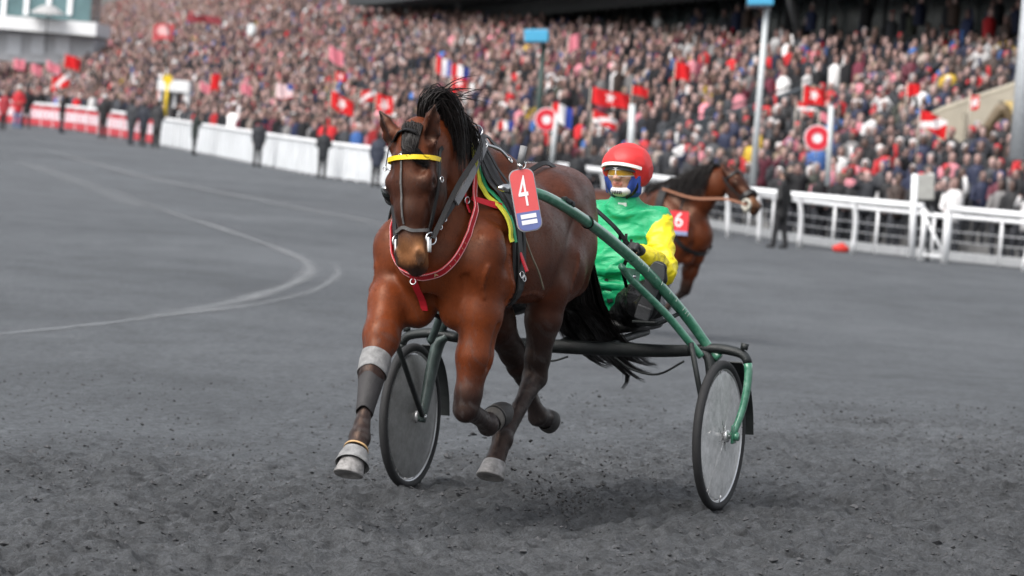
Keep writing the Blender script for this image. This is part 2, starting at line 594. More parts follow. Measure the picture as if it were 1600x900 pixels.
def build_horse(root, P, res=.010, dark=1.0):
    lo, hi = P['lo'], P['hi']
    v = Vol(lo, hi, res)
    B = P.get('dz', 0.0)
    def X(x): return 1.0 - (1.0 - x) * .83 if x < 1 else x
    def S(x, z, ry, rz): return (X(x), 0, z + B, ry, rz)
    # trunk
    v.chain([S(.12, 1.30, .17, .18), S(.26, 1.32, .245, .255), S(.44, 1.335, .265, .255), S(.62, 1.32, .25, .262), S(.82, 1.295, .268, .285),
             S(1.02, 1.29, .28, .315), S(1.22, 1.295, .26, .345), S(1.42, 1.29, .225, .34), S(1.58, 1.255, .205, .29), S(1.68, 1.20, .175, .20)], .05)
    v.cap((1.02, 0, 1.60 + B), (1.32, 0, 1.625 + B), (.07, .055), (.085, .06), .10)          # withers
    v.cap((X(.26), 0, 1.535 + B), (X(.55), 0, 1.545 + B), (.15, .05), (.10, .045), .12)             # croup
    for s in (-1, 1):
        v.cap((X(.30), s * .10, 1.47 + B), (X(.62), s * .15, 1.45 + B), (.12, .11), (.11, .10), .12)   # gluteal
        v.cap((X(.16), s * .12, 1.38 + B), (X(.26), s * .14, 1.10 + B), (.105, .14), (.105, .13), .10)    # buttock
        v.ell((X(.62), s * .225, 1.44 + B), (.06, .035, .045), .07)                                # point of hip
        v.cap((1.22, s * .14, 1.56 + B), (1.62, s * .225, 1.23 + B), (.085, .13), (.090, .125), .05)   # shoulder blade
        v.cap((1.38, s * .20, 1.36 + B), (1.52, s * .235, 1.10 + B), (.078, .11), (.08, .12), .045)   # triceps
        v.ell((1.665, s * .200, 1.185 + B), (.085, .090, .11), .04)                            # point of shoulder
        v.cap((1.69, s * .088, 1.22 + B), (1.63, s * .10, .970 + B), (.088, .095), (.085, .092), .03)   # breast
        v.ell((1.02, s * .20, 1.20 + B), (.32, .09, .20), .06)                                 # ribs
    for s in (-1, 1):
        v.cap((1.56, s * .285, 1.30 + B), (1.60, s * .285, 1.10 + B), .020, .016, .05, sub=True)      # between shoulder and upper arm
        v.cap((1.30, s * .285, 1.42 + B), (1.36, s * .295, 1.12 + B), .018, .018, .06, sub=True)      # behind the shoulder
        v.cap((1.74, s * .175, 1.12 + B), (1.68, s * .165, .98 + B), .014, .018, .035, sub=True)      # arm against breast
        v.cap((.66, s * .30, 1.36 + B), (.78, s * .30, 1.10 + B), .022, .026, .07, sub=True)          # flank
        v.cap((.40, s * .315, 1.28 + B), (.52, s * .30, 1.05 + B), .014, .014, .05, sub=True)         # hamstring line
    v.cap((1.74, 0, 1.27 + B), (1.72, 0, 1.02 + B), .022, .026, .05, sub=True)                 # groove down the breast
    # neck
    v.chain(P['neck'], .06)
    # head
    fr = P['head']
    o, a, le, n = fr
    q = lambda t, l, f: hp(fr, t, l, f)
    ks = .03
    v.cap(q(.060, 0, -.075), q(.11, 0, -.055), (.066, .060), (.095, .086), ks, le, 1)
    v.cap(q(.10, 0, -.055), q(.20, 0, -.055), (.098, .085), (.106, .085), ks, le, 1)
    v.cap(q(.20, 0, -.055), q(.33, 0, -.045), (.104, .088), (.074, .072), ks, le, 1)
    v.cap(q(.33, 0, -.045), q(.47, 0, -.042), (.070, .068), (.054, .056), ks, le, 1)
    v.cap(q(.47, 0, -.045), q(.545, 0, -.048), (.055, .056), (.064, .052), ks, le, 1)
    v.cap(q(.575, 0, -.060), q(.60, 0, -.075), (.050, .040), (.040, .032), .03, le, 1)         # upper lip
    v.cap(q(.26, 0, -.145), q(.545, 0, -.105), (.045, .05), (.036, .030), .03, le, 1)          # jaw
    v.ell(q(.585, 0, -.110), .034, .03, tg=1)                                                  # chin
    for s in (-1, 1):
        v.ell(q(.235, s * .055, -.135), (.125, .036, .085), .03, (a, le, n), 1)                # cheek
        v.ell(q(.195, s * .085, -.022), (.045, .030, .032), .025, (a, le, n), 1)               # brow
        v.cap(q(.24, s * .082, -.04), q(.40, s * .045, -.035), .020, .014, .02, le, 1)         # facial crest
        v.ell(q(.213, s * .114, -.035), (.024, .017, .020), .014, (a, le, n), 9, True)         # eye socket
        v.ell(q(.548, s * .052, -.020), (.040, .024, .028), .02, (a, le, n), 1)                # nostril rim
        v.ell(q(.562, s * .064, .004), (.036, .019, .024), .008, (unit(a + .3 * n), unit(le + s * .3 * n), n), 9, True)
        v.ell(q(.135, s * .078, .012), (.024, .016, .018), .03, (a, le, n), None, True)             # hollow above the eye
        v.ell(q(.375, s * .098, -.075), (.085, .022, .040), .03, (a, le, n), None, True)            # side of the nose
        v.cap(q(.19, s * .100, -.020), q(.235, s * .102, -.030), .012, .008, .012, le, 1)           # upper lid
        # ears
        eb = q(.045, s * .068, -.050); et = q(-.150, s * (.062 + P['ear_out']), P['ear_fwd'])
        eu = unit(et - eb); mid = eb + (et - eb) * .40; m2_ = eb + (et - eb) * .72
        v.cap(eb, mid, (.036, .034), (.046, .034), .02, le, 1)
        v.cap(mid, m2_, (.046, .034), (.032, .024), .012, le, 1)
        v.cap(m2_, et, (.032, .024), (.005, .005), .010, le, 1)
        inn = unit(n + s * le * P['ear_turn'])
        v.cap(eb + eu * .05 + inn * .038, eb + (et - eb) * .82 + inn * .020, (.032, .028), (.014, .014), .010, le, 9, True)
    # legs
    legs = []
    for i, lg in enumerate(P['legs']):
        J = [np.asarray(j, float) for j in lg['j']]
        tg = 20 + i * 3
        lat = (0, 1, 0)
        if not lg['hind']:
            el, kn, fe, co = J[:4]
            sh = np.asarray(lg['top'], float)
            c1 = el + (kn - el) * .45
            c2 = el + (kn - el) * .85
            v.chain([(*sh, .10, .13), (*el, .085, .115), (*c1, .075, .090), (*c2, .054, .062), (*kn, .056, .057)], .035, lat, tg)
            v.cap(el + (0, 0, .02), c1 + (0.02, 0, 0), (.05, .06), (.04, .05), .04, lat, tg)
            v.cap(el + (.03, 0, -.02), kn + (el - kn) * .25 + (.02, 0, 0), .030, .016, .02, lat, tg)
            v.cap(el + (kn - el) * .1 + (-.005, np.sign(el[1]) * .085, 0), el + (kn - el) * .55 + (.0, np.sign(el[1]) * .07, 0), .008, .006, .03, lat, None, True)
            u = unit(fe - kn); fwd = unit(np.cross(u, (0, 1, 0))); fwd = fwd if fwd @ (kn - (el + fe) / 2 + np.array([.01, 0, 0])) > 0 or True else fwd
            m1, m2 = kn + (fe - kn) * .22, kn + (fe - kn) * .80
            v.chain([(*kn, .054, .055), (*m1, .038, .042), (*(kn + (fe - kn) * .5), .031, .033), (*m2, .032, .034), (*fe, .044, .046)], .02, lat, tg + 1)
            bk = -np.cross(u, (0, 1.0, 0))
            v.cap(m1 + bk * .030, m2 + bk * .032, (.019, .016), (.021, .017), .010, lat, tg + 1)
            v.ell(fe + bk * .030, (.030, .030, .030), .018, tg=tg + 1)
            v.ell(kn - bk * .022 - u * .01, (.038, .040, .042), .02, tg=tg)
            v.ell(kn + bk * .040 - u * .025, (.020, .018, .024), .016, tg=tg)
            pass
            v.chain([(*fe, .044, .047), (*(fe + (co - fe) * .55), .037, .040), (*co, .046, .049)], .02, lat, tg + 1)
            legs.append(dict(tag=tg, upper=el, dark_a=kn, dark_b=fe, hind=False))
        else:
            hipj, st, ho, fe, co = J[:5]
            v.chain([(*hipj, .145, .20), (*(hipj + (st - hipj) * .6), .125, .165), (*st, .095, .125)], .05, lat, tg)
            c1 = st + (ho - st) * .35; c2 = st + (ho - st) * .78
            v.chain([(*st, .085, .115), (*c1, .078, .100), (*c2, .052, .066), (*ho, .056, .064)], .035, lat, tg)
            dn = unit(fe - ho); up = unit(st - ho)
            back = unit(-(dn + up)) if np.linalg.norm(dn + up) > .15 else np.array([-1.0, 0, 0])
            hpnt = ho + back * .045 + up * .045
            v.cap(hpnt, c1 + back * .06, (.020, .022), (.040, .035), .025, lat, tg)      # tendon to the point of hock
            v.ell(hpnt, (.026, .024, .030), .025, tg=tg + 1)
            v.chain([(*ho, .054, .062), (*(ho + (fe - ho) * .2), .039, .044), (*(ho + (fe - ho) * .5), .031, .034), (*(ho + (fe - ho) * .85), .032, .035), (*fe, .044, .047)], .02, lat, tg + 1)
            bk = -np.cross(dn, (0, 1.0, 0))
            v.cap(ho + (fe - ho) * .12 + bk * .040, ho + (fe - ho) * .85 + bk * .034, (.021, .018), (.021, .018), .010, lat, tg + 1)
            v.ell(fe + bk * .030, (.030, .030, .030), .018, tg=tg + 1)
            v.chain([(*fe, .044, .049), (*(fe + (co - fe) * .55), .038, .041), (*co, .047, .050)], .02, lat, tg + 1)
            legs.append(dict(tag=tg, upper=st, dark_a=ho, dark_b=fe, hind=True))
    if P.get('veins'):
        for s in (-1, 1):
            for k_, (path, d_) in enumerate(((((1.58, .08 * s, 1.18), (1.60, .09 * s, 1.11), (1.59, .10 * s, 1.04)), (.75, s, 0)),
                               (((1.40, 0, 1.16), (1.25, 0, 1.13), (1.10, 0, 1.15), (.95, 0, 1.12)), (0, s, -.42)),
                               (((1.50, 0, 1.26), (1.53, 0, 1.16), (1.50, .05 * s, 1.06), (1.53, .10 * s, .96)), (.1, s, 0)),
                               (((.60, .05 * s, 1.22), (.68, .08 * s, 1.06), (.72, .10 * s, .92)), (.35, s, 0)),
                               (((1.30, 0, 1.40), (1.38, 0, 1.30), (1.36, 0, 1.20)), (0, s, 0)))):
                pts = [onskin(v, p_, d_, -.001) for p_ in catmull(path, 12)]
                for a0, b0 in zip(pts[:-1], pts[1:]):
                    if np.linalg.norm(b0 - a0) < .06: v.cap(a0, b0, .0065, .0065, .010, tg=None)
            pts = [onskin(v, hp(fr, t_, 0, -.06 + .03 * math.sin(t_ * 30)), le * s + n * .15, -.001) for t_ in np.linspace(.27, .44, 9)]
            for a0, b0 in zip(pts[:-1], pts[1:]):
                v.cap(a0, b0, .0055, .005, .008, tg=None)
            v.cap(onskin(v, (1.58, 0, 1.36), (0, s, 0), .012), onskin(v, (1.80, 0, 1.53), (0, s, 0), .012), .020, .018, .03, tg=None, sub=True)   # jugular groove
    global LASTVOL
    LASTVOL = v
    V, F, tg = v.skin(2 if res > .007 else 3)
    C = coat_colors(V - np.array([0, 0, B]), F, tg, (fr[0] - np.array([0, 0, B]),) + fr[1:], [dict(l, upper=l['upper'] - np.array([0, 0, B]), dark_a=l['dark_a'] - np.array([0, 0, B])) for l in legs], dark)
    body = obj('body', V, F, coat_material(), root, True, C)
    if P.get('fur'):
        fur(root, V, F, C, fr, P['fur'])
    # eyes
    for s in (-1, 1):
        c = hp(fr, .213, s * .085, -.034)
        V, F = lathe([(.001, .022)] + [(.022 * math.sin(x), .022 * math.cos(x)) for x in np.linspace(.3, 2.9, 9)] + [(.001, -.022)], c, le, 16)
        obj('eye', V, F, mat('horse_eye', (.010, .006, .004), .06, spec=.8), root)
    # hooves
    for lg in P['legs']:
        co, toe, side = [np.asarray(j, float) for j in lg['hoof']]
        hoof(root, co, toe, lg)
    return body
def fur(root, V, F, C, fr, n):
    """short coat: fine hairs lying along the skin, swept back and down"""
    g = np.random.default_rng(8)
    fi = g.integers(0, len(F), n); q = V[F[fi]]
    a, b = g.random((n, 1)), g.random((n, 1))
    p = (q[:, 0] * (1 - a) + q[:, 1] * a) * (1 - b) + (q[:, 3] * (1 - a) + q[:, 2] * a) * b
    nr = np.cross(q[:, 2] - q[:, 0], q[:, 3] - q[:, 1]); nr /= np.linalg.norm(nr, axis=1)[:, None] + 1e-9
    flow = np.tile(np.array([-.75, 0, -.66]), (n, 1))
    hd = ((p - fr[0]) @ fr[1] > 0) & (np.linalg.norm(p - (fr[0] + fr[1] * .3), axis=1) < .42)
    flow[hd] = fr[1]
    flow[p[:, 2] < .95] = (-.15, 0, -1)
    flow = flow + g.normal(0, .22, (n, 3))
    t = flow - nr * (flow * nr).sum(1)[:, None]; t /= np.linalg.norm(t, axis=1)[:, None] + 1e-9
    s = np.cross(nr, t)
    L = g.uniform(.009, .019, (n, 1)); w = g.uniform(.0006, .0014, (n, 1))
    lift = g.uniform(.05, .24, (n, 1))
    base = p - nr * .001
    W = np.stack([base - s * w, base + s * w, base + t * L + nr * L * lift], 1).reshape(-1, 3)
    col = C[F[fi, 0]] * g.uniform(.55, 1.65, (n, 1))
    o = obj('short_hair', W, np.arange(3 * n).reshape(-1, 3), attr_mat('hair_coat', .48, .18, var=.15), root, False, np.repeat(np.clip(col, .003, 1), 3, 0))
    o['kind'] = 'stuff'
def hoof(root, co, sole, lg):
    """co: centre of the coronet; sole: centre of the sole; toe leans ahead by lg['toe'] direction"""
    ax = unit(sole - co); h = np.linalg.norm(sole - co)
    fwd = unit(np.asarray(lg['toe'], float) - ax * (np.asarray(lg['toe'], float) @ ax)); sid = np.cross(ax, fwd)
    prof = [(.050, .0, 0), (.056, .08, 0), (.057, .16, .002), (.064, .60, .012), (.070, .94, .020), (.068, 1.0, .020), (.056, 1.0, .018), (.03, .93, .012), (.004, .90, .012)]
    if not lg.get('pale'):
        prof = [(.050, .0, 0), (.056, .10, 0), (.060, .35, .004), (.060, .65, .008), (.053, .86, .010), (.038, .97, .010), (.016, 1.03, .008), (.002, 1.04, .008)]
    seg = 24; V = []
    for r, t, sh in prof:
        for k in range(seg):
            a_ = 2 * math.pi * k / seg
            c = math.cos(a_)
            rr = r * (1.0 + .12 * c) * (1 if c > -.75 else .93)
            V.append(co + ax * h * t + fwd * (rr * c + sh) + sid * r * .93 * math.sin(a_))
    F = [(i * seg + k, i * seg + (k + 1) % seg, (i + 1) * seg + (k + 1) % seg, (i + 1) * seg + k) for i in range(len(prof) - 1) for k in range(seg)]
    return obj('hoof', V, F, hoof_material(lg.get('pale', False)), root)
def hoof_material(pale):
    nm = 'hoof_pale' if pale else 'hoof_dark'
    if nm in MATS: return MATS[nm]
    mt, nt, b = new_mat(nm)
    tc = nt.nodes.new('ShaderNodeTexCoord')
    n = noise(nt, 30, 5, .65)
    st = ramp(nt, n.outputs['Fac'], [(.3, (.10, .096, .09) if pale else (.03, .028, .027)), (.55, (.24, .23, .225) if pale else (.05, .047, .045)), (.8, (.36, .35, .34) if pale else (.08, .075, .07))])
    nt.links.new(st.outputs[0], b.inputs['Base Color'])
    b.inputs['Roughness'].default_value = .6
    w = nt.nodes.new('ShaderNodeTexWave'); w.bands_direction = 'Z'
    w.inputs['Scale'].default_value = 55; w.inputs['Distortion'].default_value = 2.0
    nt.links.new(tc.outputs['Object'], w.inputs['Vector'])
    bump(nt, b, w.outputs['Fac'], .25, .002)
    MATS[nm] = mt
    return mt
def coat_material():
    if 'coat' in MATS: return MATS['coat']
    mt, nt, b = new_mat('bay_coat')
    a = nt.nodes.new('ShaderNodeAttribute'); a.attribute_name = 'tint'
    tc = nt.nodes.new('ShaderNodeTexCoord')
    n1 = noise(nt, 9, 5, .6, vec=tc.outputs['Object'])
    mp = nt.nodes.new('ShaderNodeMapping'); mp.inputs['Scale'].default_value = (40, 160, 60)
    nt.links.new(tc.outputs['Object'], mp.inputs['Vector'])
    n2 = noise(nt, 3.0, 6, .7, vec=mp.outputs[0])
    r1 = ramp(nt, n1.outputs['Fac'], [(.25, .72), (.75, 1.25)])
    r2 = ramp(nt, n2.outputs['Fac'], [(.25, .86), (.75, 1.12)])
    c = mixrgb(nt, 'MULTIPLY', 1, a.outputs['Color'], r1.outputs[0])
    c = mixrgb(nt, 'MULTIPLY', 1, c, r2.outputs[0])
    # dust and dried sweat
    n3 = noise(nt, 5, 6, .7, vec=tc.outputs['Object'])
    dust = ramp(nt, n3.outputs['Fac'], [(.55, 0.0), (.8, .16)])
    c = mixrgb(nt, 'MIX', dust.outputs[0], c, (.16, .12, .11))
    nt.links.new(c, b.inputs['Base Color'])
    rr = ramp(nt, n1.outputs['Fac'], [(.25, .30), (.75, .48)])
    nt.links.new(rr.outputs[0], b.inputs['Roughness'])
    b.inputs['Specular IOR Level'].default_value = .36
    b.inputs['Specular Tint'].default_value = (1.0, .68, .52, 1)
    # muscle and vein relief under a fine hair grain
    n4 = noise(nt, 22, 3, .5, vec=tc.outputs['Object'])
    b1 = nt.nodes.new('ShaderNodeBump'); b1.inputs['Strength'].default_value = .10; b1.inputs['Distance'].default_value = .012
    nt.links.new(n4.outputs['Fac'], b1.inputs['Height'])
    b2 = nt.nodes.new('ShaderNodeBump'); b2.inputs['Strength'].default_value = .25; b2.inputs['Distance'].default_value = .002
    nt.links.new(n2.outputs['Fac'], b2.inputs['Height'])
    nt.links.new(b1.outputs[0], b2.inputs['Normal'])
    nt.links.new(b2.outputs[0], b.inputs['Normal'])
    MATS['coat'] = mt
    return mt
def hair_material():
    if 'hair' in MATS: return MATS['hair']
    mt, nt, b = new_mat('black_horsehair')
    n = noise(nt, 40, 4)
    r = ramp(nt, n.outputs['Fac'], [(.3, (.0035, .003, .003)), (.75, (.014, .010, .009))])
    nt.links.new(r.outputs[0], b.inputs['Base Color'])
    b.inputs['Roughness'].default_value = .42
    b.inputs['Specular IOR Level'].default_value = .22
    MATS['hair'] = mt
    return mt


# ------------------------------------------------------------------ the cinder track
_lat = RNG.random((256, 256)).astype(np.float32)
def vnoise(x, y, s, seed=0):
    x = np.asarray(x) / s + seed * 17.3; y = np.asarray(y) / s + seed * 9.1
    xi, yi = np.floor(x).astype(int), np.floor(y).astype(int)
    fx, fy = x - xi, y - yi
    fx = fx * fx * (3 - 2 * fx); fy = fy * fy * (3 - 2 * fy)
    g = lambda a, b: _lat[a % 256, b % 256]
    return (g(xi, yi) * (1 - fx) + g(xi + 1, yi) * fx) * (1 - fy) + (g(xi, yi + 1) * (1 - fx) + g(xi + 1, yi + 1) * fx) * fy - .5
def rough_zone(x, y):
    """1 where hooves and wheels have churned the surface"""
    edge = 21.0 + .95 * np.clip(x, -4, 6) + 3.4 * vnoise(x, y, 2.3, 3) + 2.4 * vnoise(x, y, .8, 4)
    return sstep(2.6, -2.6, y - edge)
def relief(x, y):
    z = .030 * vnoise(x, y, .55, 1) + .012 * vnoise(x, y * .6, .21, 2)
    rz = rough_zone(x, y)
    r1 = vnoise(x * .8, y, .17, 5); r2 = vnoise(x, y, .075, 6); r3 = vnoise(x, y, .036, 7)
    ch = .055 * r1 + .055 * r2 + .040 * r3
    prints = -np.clip(vnoise(x * 1.2, y * .8, .30, 8) - .16, 0, 1) * .16
    return z * .45 + ch * (.16 + .84 * rz) + prints * rz
xs = np.concatenate([-np.geomspace(400, 3.7, 46)[:-1], np.arange(-3.7, 4.2, .0245), np.geomspace(4.2, 400, 46)[1:]])
ys = np.concatenate([np.linspace(-40, 13.2, 28)[:-1], np.arange(13.2, 24.5, .030), 24.5 + np.cumsum(np.geomspace(.028, 14, 170))])
GX, GY = np.meshgrid(xs, ys)
fade = sstep(60, 30, GY) * sstep(9, 4.2, np.abs(GX - .2)) * sstep(9, 13.2, GY)
GZ = zg(GX, GY) + relief(GX, GY) * fade
nx_, ny_ = len(xs), len(ys)
ii = (np.arange(ny_ - 1)[:, None] * nx_ + np.arange(nx_ - 1)[None]).ravel()
GF = np.stack([ii, ii + 1, ii + nx_ + 1, ii + nx_], 1)
mt, nt, b = new_mat('cinder')
tc = nt.nodes.new('ShaderNodeTexCoord')
big = noise(nt, .12, 5, .55, vec=tc.outputs['Object'])
mp_ = nt.nodes.new('ShaderNodeMapping'); mp_.inputs['Scale'].default_value = (.9, .35, 1); mp_.inputs['Rotation'].default_value = (0, 0, .4)
nt.links.new(tc.outputs['Object'], mp_.inputs['Vector'])
mid = noise(nt, 1.6, 6, .65, vec=mp_.outputs[0])
fine = noise(nt, 55, 6, .75, vec=tc.outputs['Object'])
grit = noise(nt, 190, 3, .8, vec=tc.outputs['Object'])
c = ramp(nt, big.outputs['Fac'], [(.3, (.066, .072, .079)), (.7, (.104, .112, .121))]).outputs[0]
c = mixrgb(nt, 'MULTIPLY', 1, c, ramp(nt, mid.outputs['Fac'], [(.28, .74), (.5, 1.0), (.75, 1.18)]).outputs[0])
c = mixrgb(nt, 'MULTIPLY', 1, c, ramp(nt, fine.outputs['Fac'], [(.28, .45), (.5, 1.0), (.75, 1.6)]).outputs[0])
c = mixrgb(nt, 'MULTIPLY', .8, c, ramp(nt, grit.outputs['Fac'], [(.32, .45), (.52, 1.0), (.72, 2.0)]).outputs[0])
mp2_ = nt.nodes.new('ShaderNodeMapping'); mp2_.inputs['Scale'].default_value = (1.0, .55, 1)
nt.links.new(tc.outputs['Object'], mp2_.inputs['Vector'])
blot = noise(nt, 17, 5, .7, vec=mp2_.outputs[0])
c = mixrgb(nt, 'MULTIPLY', 1, c, ramp(nt, blot.outputs['Fac'], [(.28, .34), (.42, .82), (.58, 1.08), (.78, 1.6)]).outputs[0])
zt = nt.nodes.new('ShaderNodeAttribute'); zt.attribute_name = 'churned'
hollow_shade = noise(nt, 8.5, 6, .72, vec=tc.outputs['Object'])  # shadow of the churned hollows, painted into the colour as dark spots
dk = ramp(nt, hollow_shade.outputs['Fac'], [(.33, .30), (.41, .72), (.48, 1.0), (.7, 1.12)]).outputs[0]
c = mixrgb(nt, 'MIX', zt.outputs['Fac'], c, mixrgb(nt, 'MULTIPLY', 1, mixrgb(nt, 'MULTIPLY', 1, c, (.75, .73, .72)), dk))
nt.links.new(c, b.inputs['Base Color'])
b.inputs['Roughness'].default_value = .74
b.inputs['Specular IOR Level'].default_value = .4
b1 = nt.nodes.new('ShaderNodeBump'); b1.inputs['Strength'].default_value = .9; b1.inputs['Distance'].default_value = .02
nt.links.new(fine.outputs['Fac'], b1.inputs['Height'])
b2 = nt.nodes.new('ShaderNodeBump'); b2.inputs['Strength'].default_value = .7; b2.inputs['Distance'].default_value = .006
nt.links.new(grit.outputs['Fac'], b2.inputs['Height']); nt.links.new(b1.outputs[0], b2.inputs['Normal'])
nt.links.new(b2.outputs[0], b.inputs['Normal'])
CINDER = mt
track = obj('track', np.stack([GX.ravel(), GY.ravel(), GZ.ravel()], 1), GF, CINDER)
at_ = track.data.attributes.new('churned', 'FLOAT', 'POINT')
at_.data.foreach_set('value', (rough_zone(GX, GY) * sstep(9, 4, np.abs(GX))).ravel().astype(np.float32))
tag(track, kind='structure')
# loose crumbs of cinder, and the clods a hoof has just thrown up
OCT = np.array([(1, 0, 0), (-1, 0, 0), (0, 1, 0), (0, -1, 0), (0, 0, 1), (0, 0, -1)], float)
OCF = np.array([(0, 2, 4), (2, 1, 4), (1, 3, 4), (3, 0, 4), (2, 0, 5), (1, 2, 5), (3, 1, 5), (0, 3, 5)])
def crumbs(P, size):
    n = len(P)
    sh = RNG.uniform(.55, 1.25, (n, 6, 1)) * size[:, None, None]
    a = RNG.uniform(0, 6.28, n); t = RNG.uniform(-.6, .6, n)
    ca, sa = np.cos(a)[:, None], np.sin(a)[:, None]
    V = OCT[None] * sh
    V = np.stack([V[..., 0] * ca - V[..., 1] * sa, V[..., 0] * sa + V[..., 1] * ca, V[..., 2] * .7 + V[..., 0] * t[:, None]], -1)
    V = V + P[:, None]
    F = OCF[None] + (np.arange(n) * 6)[:, None, None]
    return V.reshape(-1, 3), F.reshape(-1, 3)
n = 40000
px = RNG.uniform(-3.4, 3.9, n); py = RNG.uniform(14.2, 27, n)
keep = RNG.random(n) < (.10 + .90 * rough_zone(px, py)) * (.35 + 1.3 * (vnoise(px, py, .5, 11) + .5))
px, py = px[keep], py[keep]
sz = .0035 + .0095 * RNG.random(len(px)) ** 3
big_ = RNG.random(len(px)) < .012
sz = np.where(big_, sz + RNG.uniform(.008, .018, len(px)), sz)
pz = zg(px, py) + relief(px, py) + sz * .3
LOOSE = mat('loose_cinder', (.052, .053, .056), .9, var=.5, vscale=9)
tag(obj('loose_cinder', *crumbs(np.stack([px, py, pz], 1), sz), LOOSE, None, False), 'loose crumbs of dark cinder scattered over the churned track', 'cinder', kind='stuff')
fl = []
for k in range(260):
    u = random.random()
    X = -.1 + random.gauss(.75, .20); Yl = random.gauss(.30, .16)
    Z = abs(random.gauss(0, .13)) + .01
    fl.append(l2w(np.array([X, Yl, Z])))
sz = np.array([.003 + .010 * random.random() ** 2.5 for _ in fl])
tag(obj('flying_dirt', *crumbs(np.array(fl), sz), mat('dark_dirt', (.022, .021, .021), .9, var=.3), None, False), 'small clods of dark dirt thrown up behind the front horse\'s hooves', 'dirt', kind='stuff')
# pale wheel tracks pressed into the cinder
mt, nt, b = new_mat('pressed_cinder')
n1 = noise(nt, 1.1, 6, .7); n2 = noise(nt, 30, 5, .7)
r = ramp(nt, n2.outputs['Fac'], [(.3, (.22, .23, .24)), (.7, (.33, .34, .35))])
nt.links.new(r.outputs[0], b.inputs['Base Color'])
b.inputs['Roughness'].default_value = .8
ed = nt.nodes.new('ShaderNodeAttribute'); ed.attribute_name = 'wear'
al = mixrgb(nt, 'MULTIPLY', 1, ramp(nt, n1.outputs['Fac'], [(.3, .35), (.7, 1.0)]).outputs[0], ed.outputs['Color'])
al = mixrgb(nt, 'MULTIPLY', 1, al, ramp(nt, n2.outputs['Fac'], [(.25, .6), (.6, 1.0)]).outputs[0])
nt.links.new(al, b.inputs['Alpha'])
PRESSED = mt
def wheel_track(pix, wpx, strength, name='wheel_track'):
    pts = catmull([hit(x, y) for x, y in pix], 90)
    L, R_, W = [], [], []
    rows = 7
    V = []
    for i, p in enumerate(pts):
        t = pts[min(i + 1, 89)] - pts[max(i - 1, 0)]; t[2] = 0; t = unit(t)
        s = np.array([-t[1], t[0], 0])
        e = min(1, i / 12, (89 - i) / 12)
        for k in range(rows):
            u = -1 + 2 * k / (rows - 1)
            q = p + s * u * wpx * (1 + .25 * math.sin(i * .37))
            q[2] = zg(q[0], q[1]) + .012
            V.append(q); W.append((1 - abs(u)) ** 1.1 * e * strength)
    F = [(i * rows + k, i * rows + k + 1, (i + 1) * rows + k + 1, (i + 1) * rows + k) for i in range(89) for k in range(rows - 1)]
    o = obj(name, V, F, PRESSED)
    set_tint(o.data, np.array(W)[:, None] * np.ones(3), 'wear')
    tag(o, kind='structure')
wheel_track([(170, 292), (260, 330), (340, 356), (410, 380), (460, 400), (484, 418), (470, 438), (420, 458), (330, 480), (220, 494)], .15, .75)
wheel_track([(100, 492), (200, 496), (300, 490), (420, 473), (490, 455), (528, 430), (520, 412)], .09, .5)
wheel_track([(-40, 528), (80, 516), (170, 506), (290, 490), (380, 478)], .10, .6)
wheel_track([(60, 230), (200, 270), (340, 300), (470, 326), (600, 350), (660, 362)], .50, .42)
wheel_track([(20, 250), (140, 290), (240, 330)], .5, .35)

# ------------------------------------------------------------------ people along the rail and in the stand
COATS = [((.010, .010, .012), 'black'), ((.020, .022, .028), 'charcoal'), ((.016, .022, .055), 'navy'), ((.045, .048, .055), 'dark grey'), ((.055, .038, .032), 'brown'), ((.040, .045, .034), 'olive'),
         ((.17, .165, .165), 'grey'), ((.30, .25, .22), 'beige'), ((.45, .02, .025), 'red'), ((.66, .65, .65), 'white'), ((.05, .13, .36), 'blue'), ((.12, .024, .040), 'maroon'), ((.58, .22, .26), 'pink'), ((.55, .36, .03), 'yellow')]
COATW = [44, 27, 15, 11, 5, 3, 5, 2.5, 5, 5, 3, 4.5, 5, 1.2]
SKINS = [(.26, .16, .14), (.33, .21, .185), (.20, .125, .11), (.11, .068, .056), (.42, .285, .26)]
HATS = [(.010, .008, .007), (.022, .014, .010), (.05, .032, .02), (.20, .15, .10), (.016, .016, .020), (.26, .25, .25), (.60, .58, .57), (.42, .02, .03), (.03, .05, .16), (.012, .012, .014)]
HATW = [24, 18, 9, 4, 16, 5, 5, 4, 3, 12]
def lring(c, rx, ry, n, tilt=0):
    a = np.arange(n) * 2 * math.pi / n
    return np.stack([c[0] + ry * np.cos(a), c[1] + rx * np.sin(a), np.full(n, c[2]) + tilt * np.cos(a)], 1)
def loft(rings):
    n = len(rings[0]); V = np.concatenate(rings); F = []
    for i in range(len(rings) - 1):
        for k in range(n):
            F.append((i * n + k, i * n + (k + 1) % n, (i + 1) * n + (k + 1) % n)); F.append((i * n + k, (i + 1) * n + (k + 1) % n, (i + 1) * n + k))
    m_ = len(V)
    V = np.vstack([V, rings[0].mean(0), rings[-1].mean(0)])
    for k in range(n):
        F.append((m_, (k + 1) % n, k)); F.append((m_ + 1, (len(rings) - 1) * n + k, (len(rings) - 1) * n + (k + 1) % n))
    return V, F
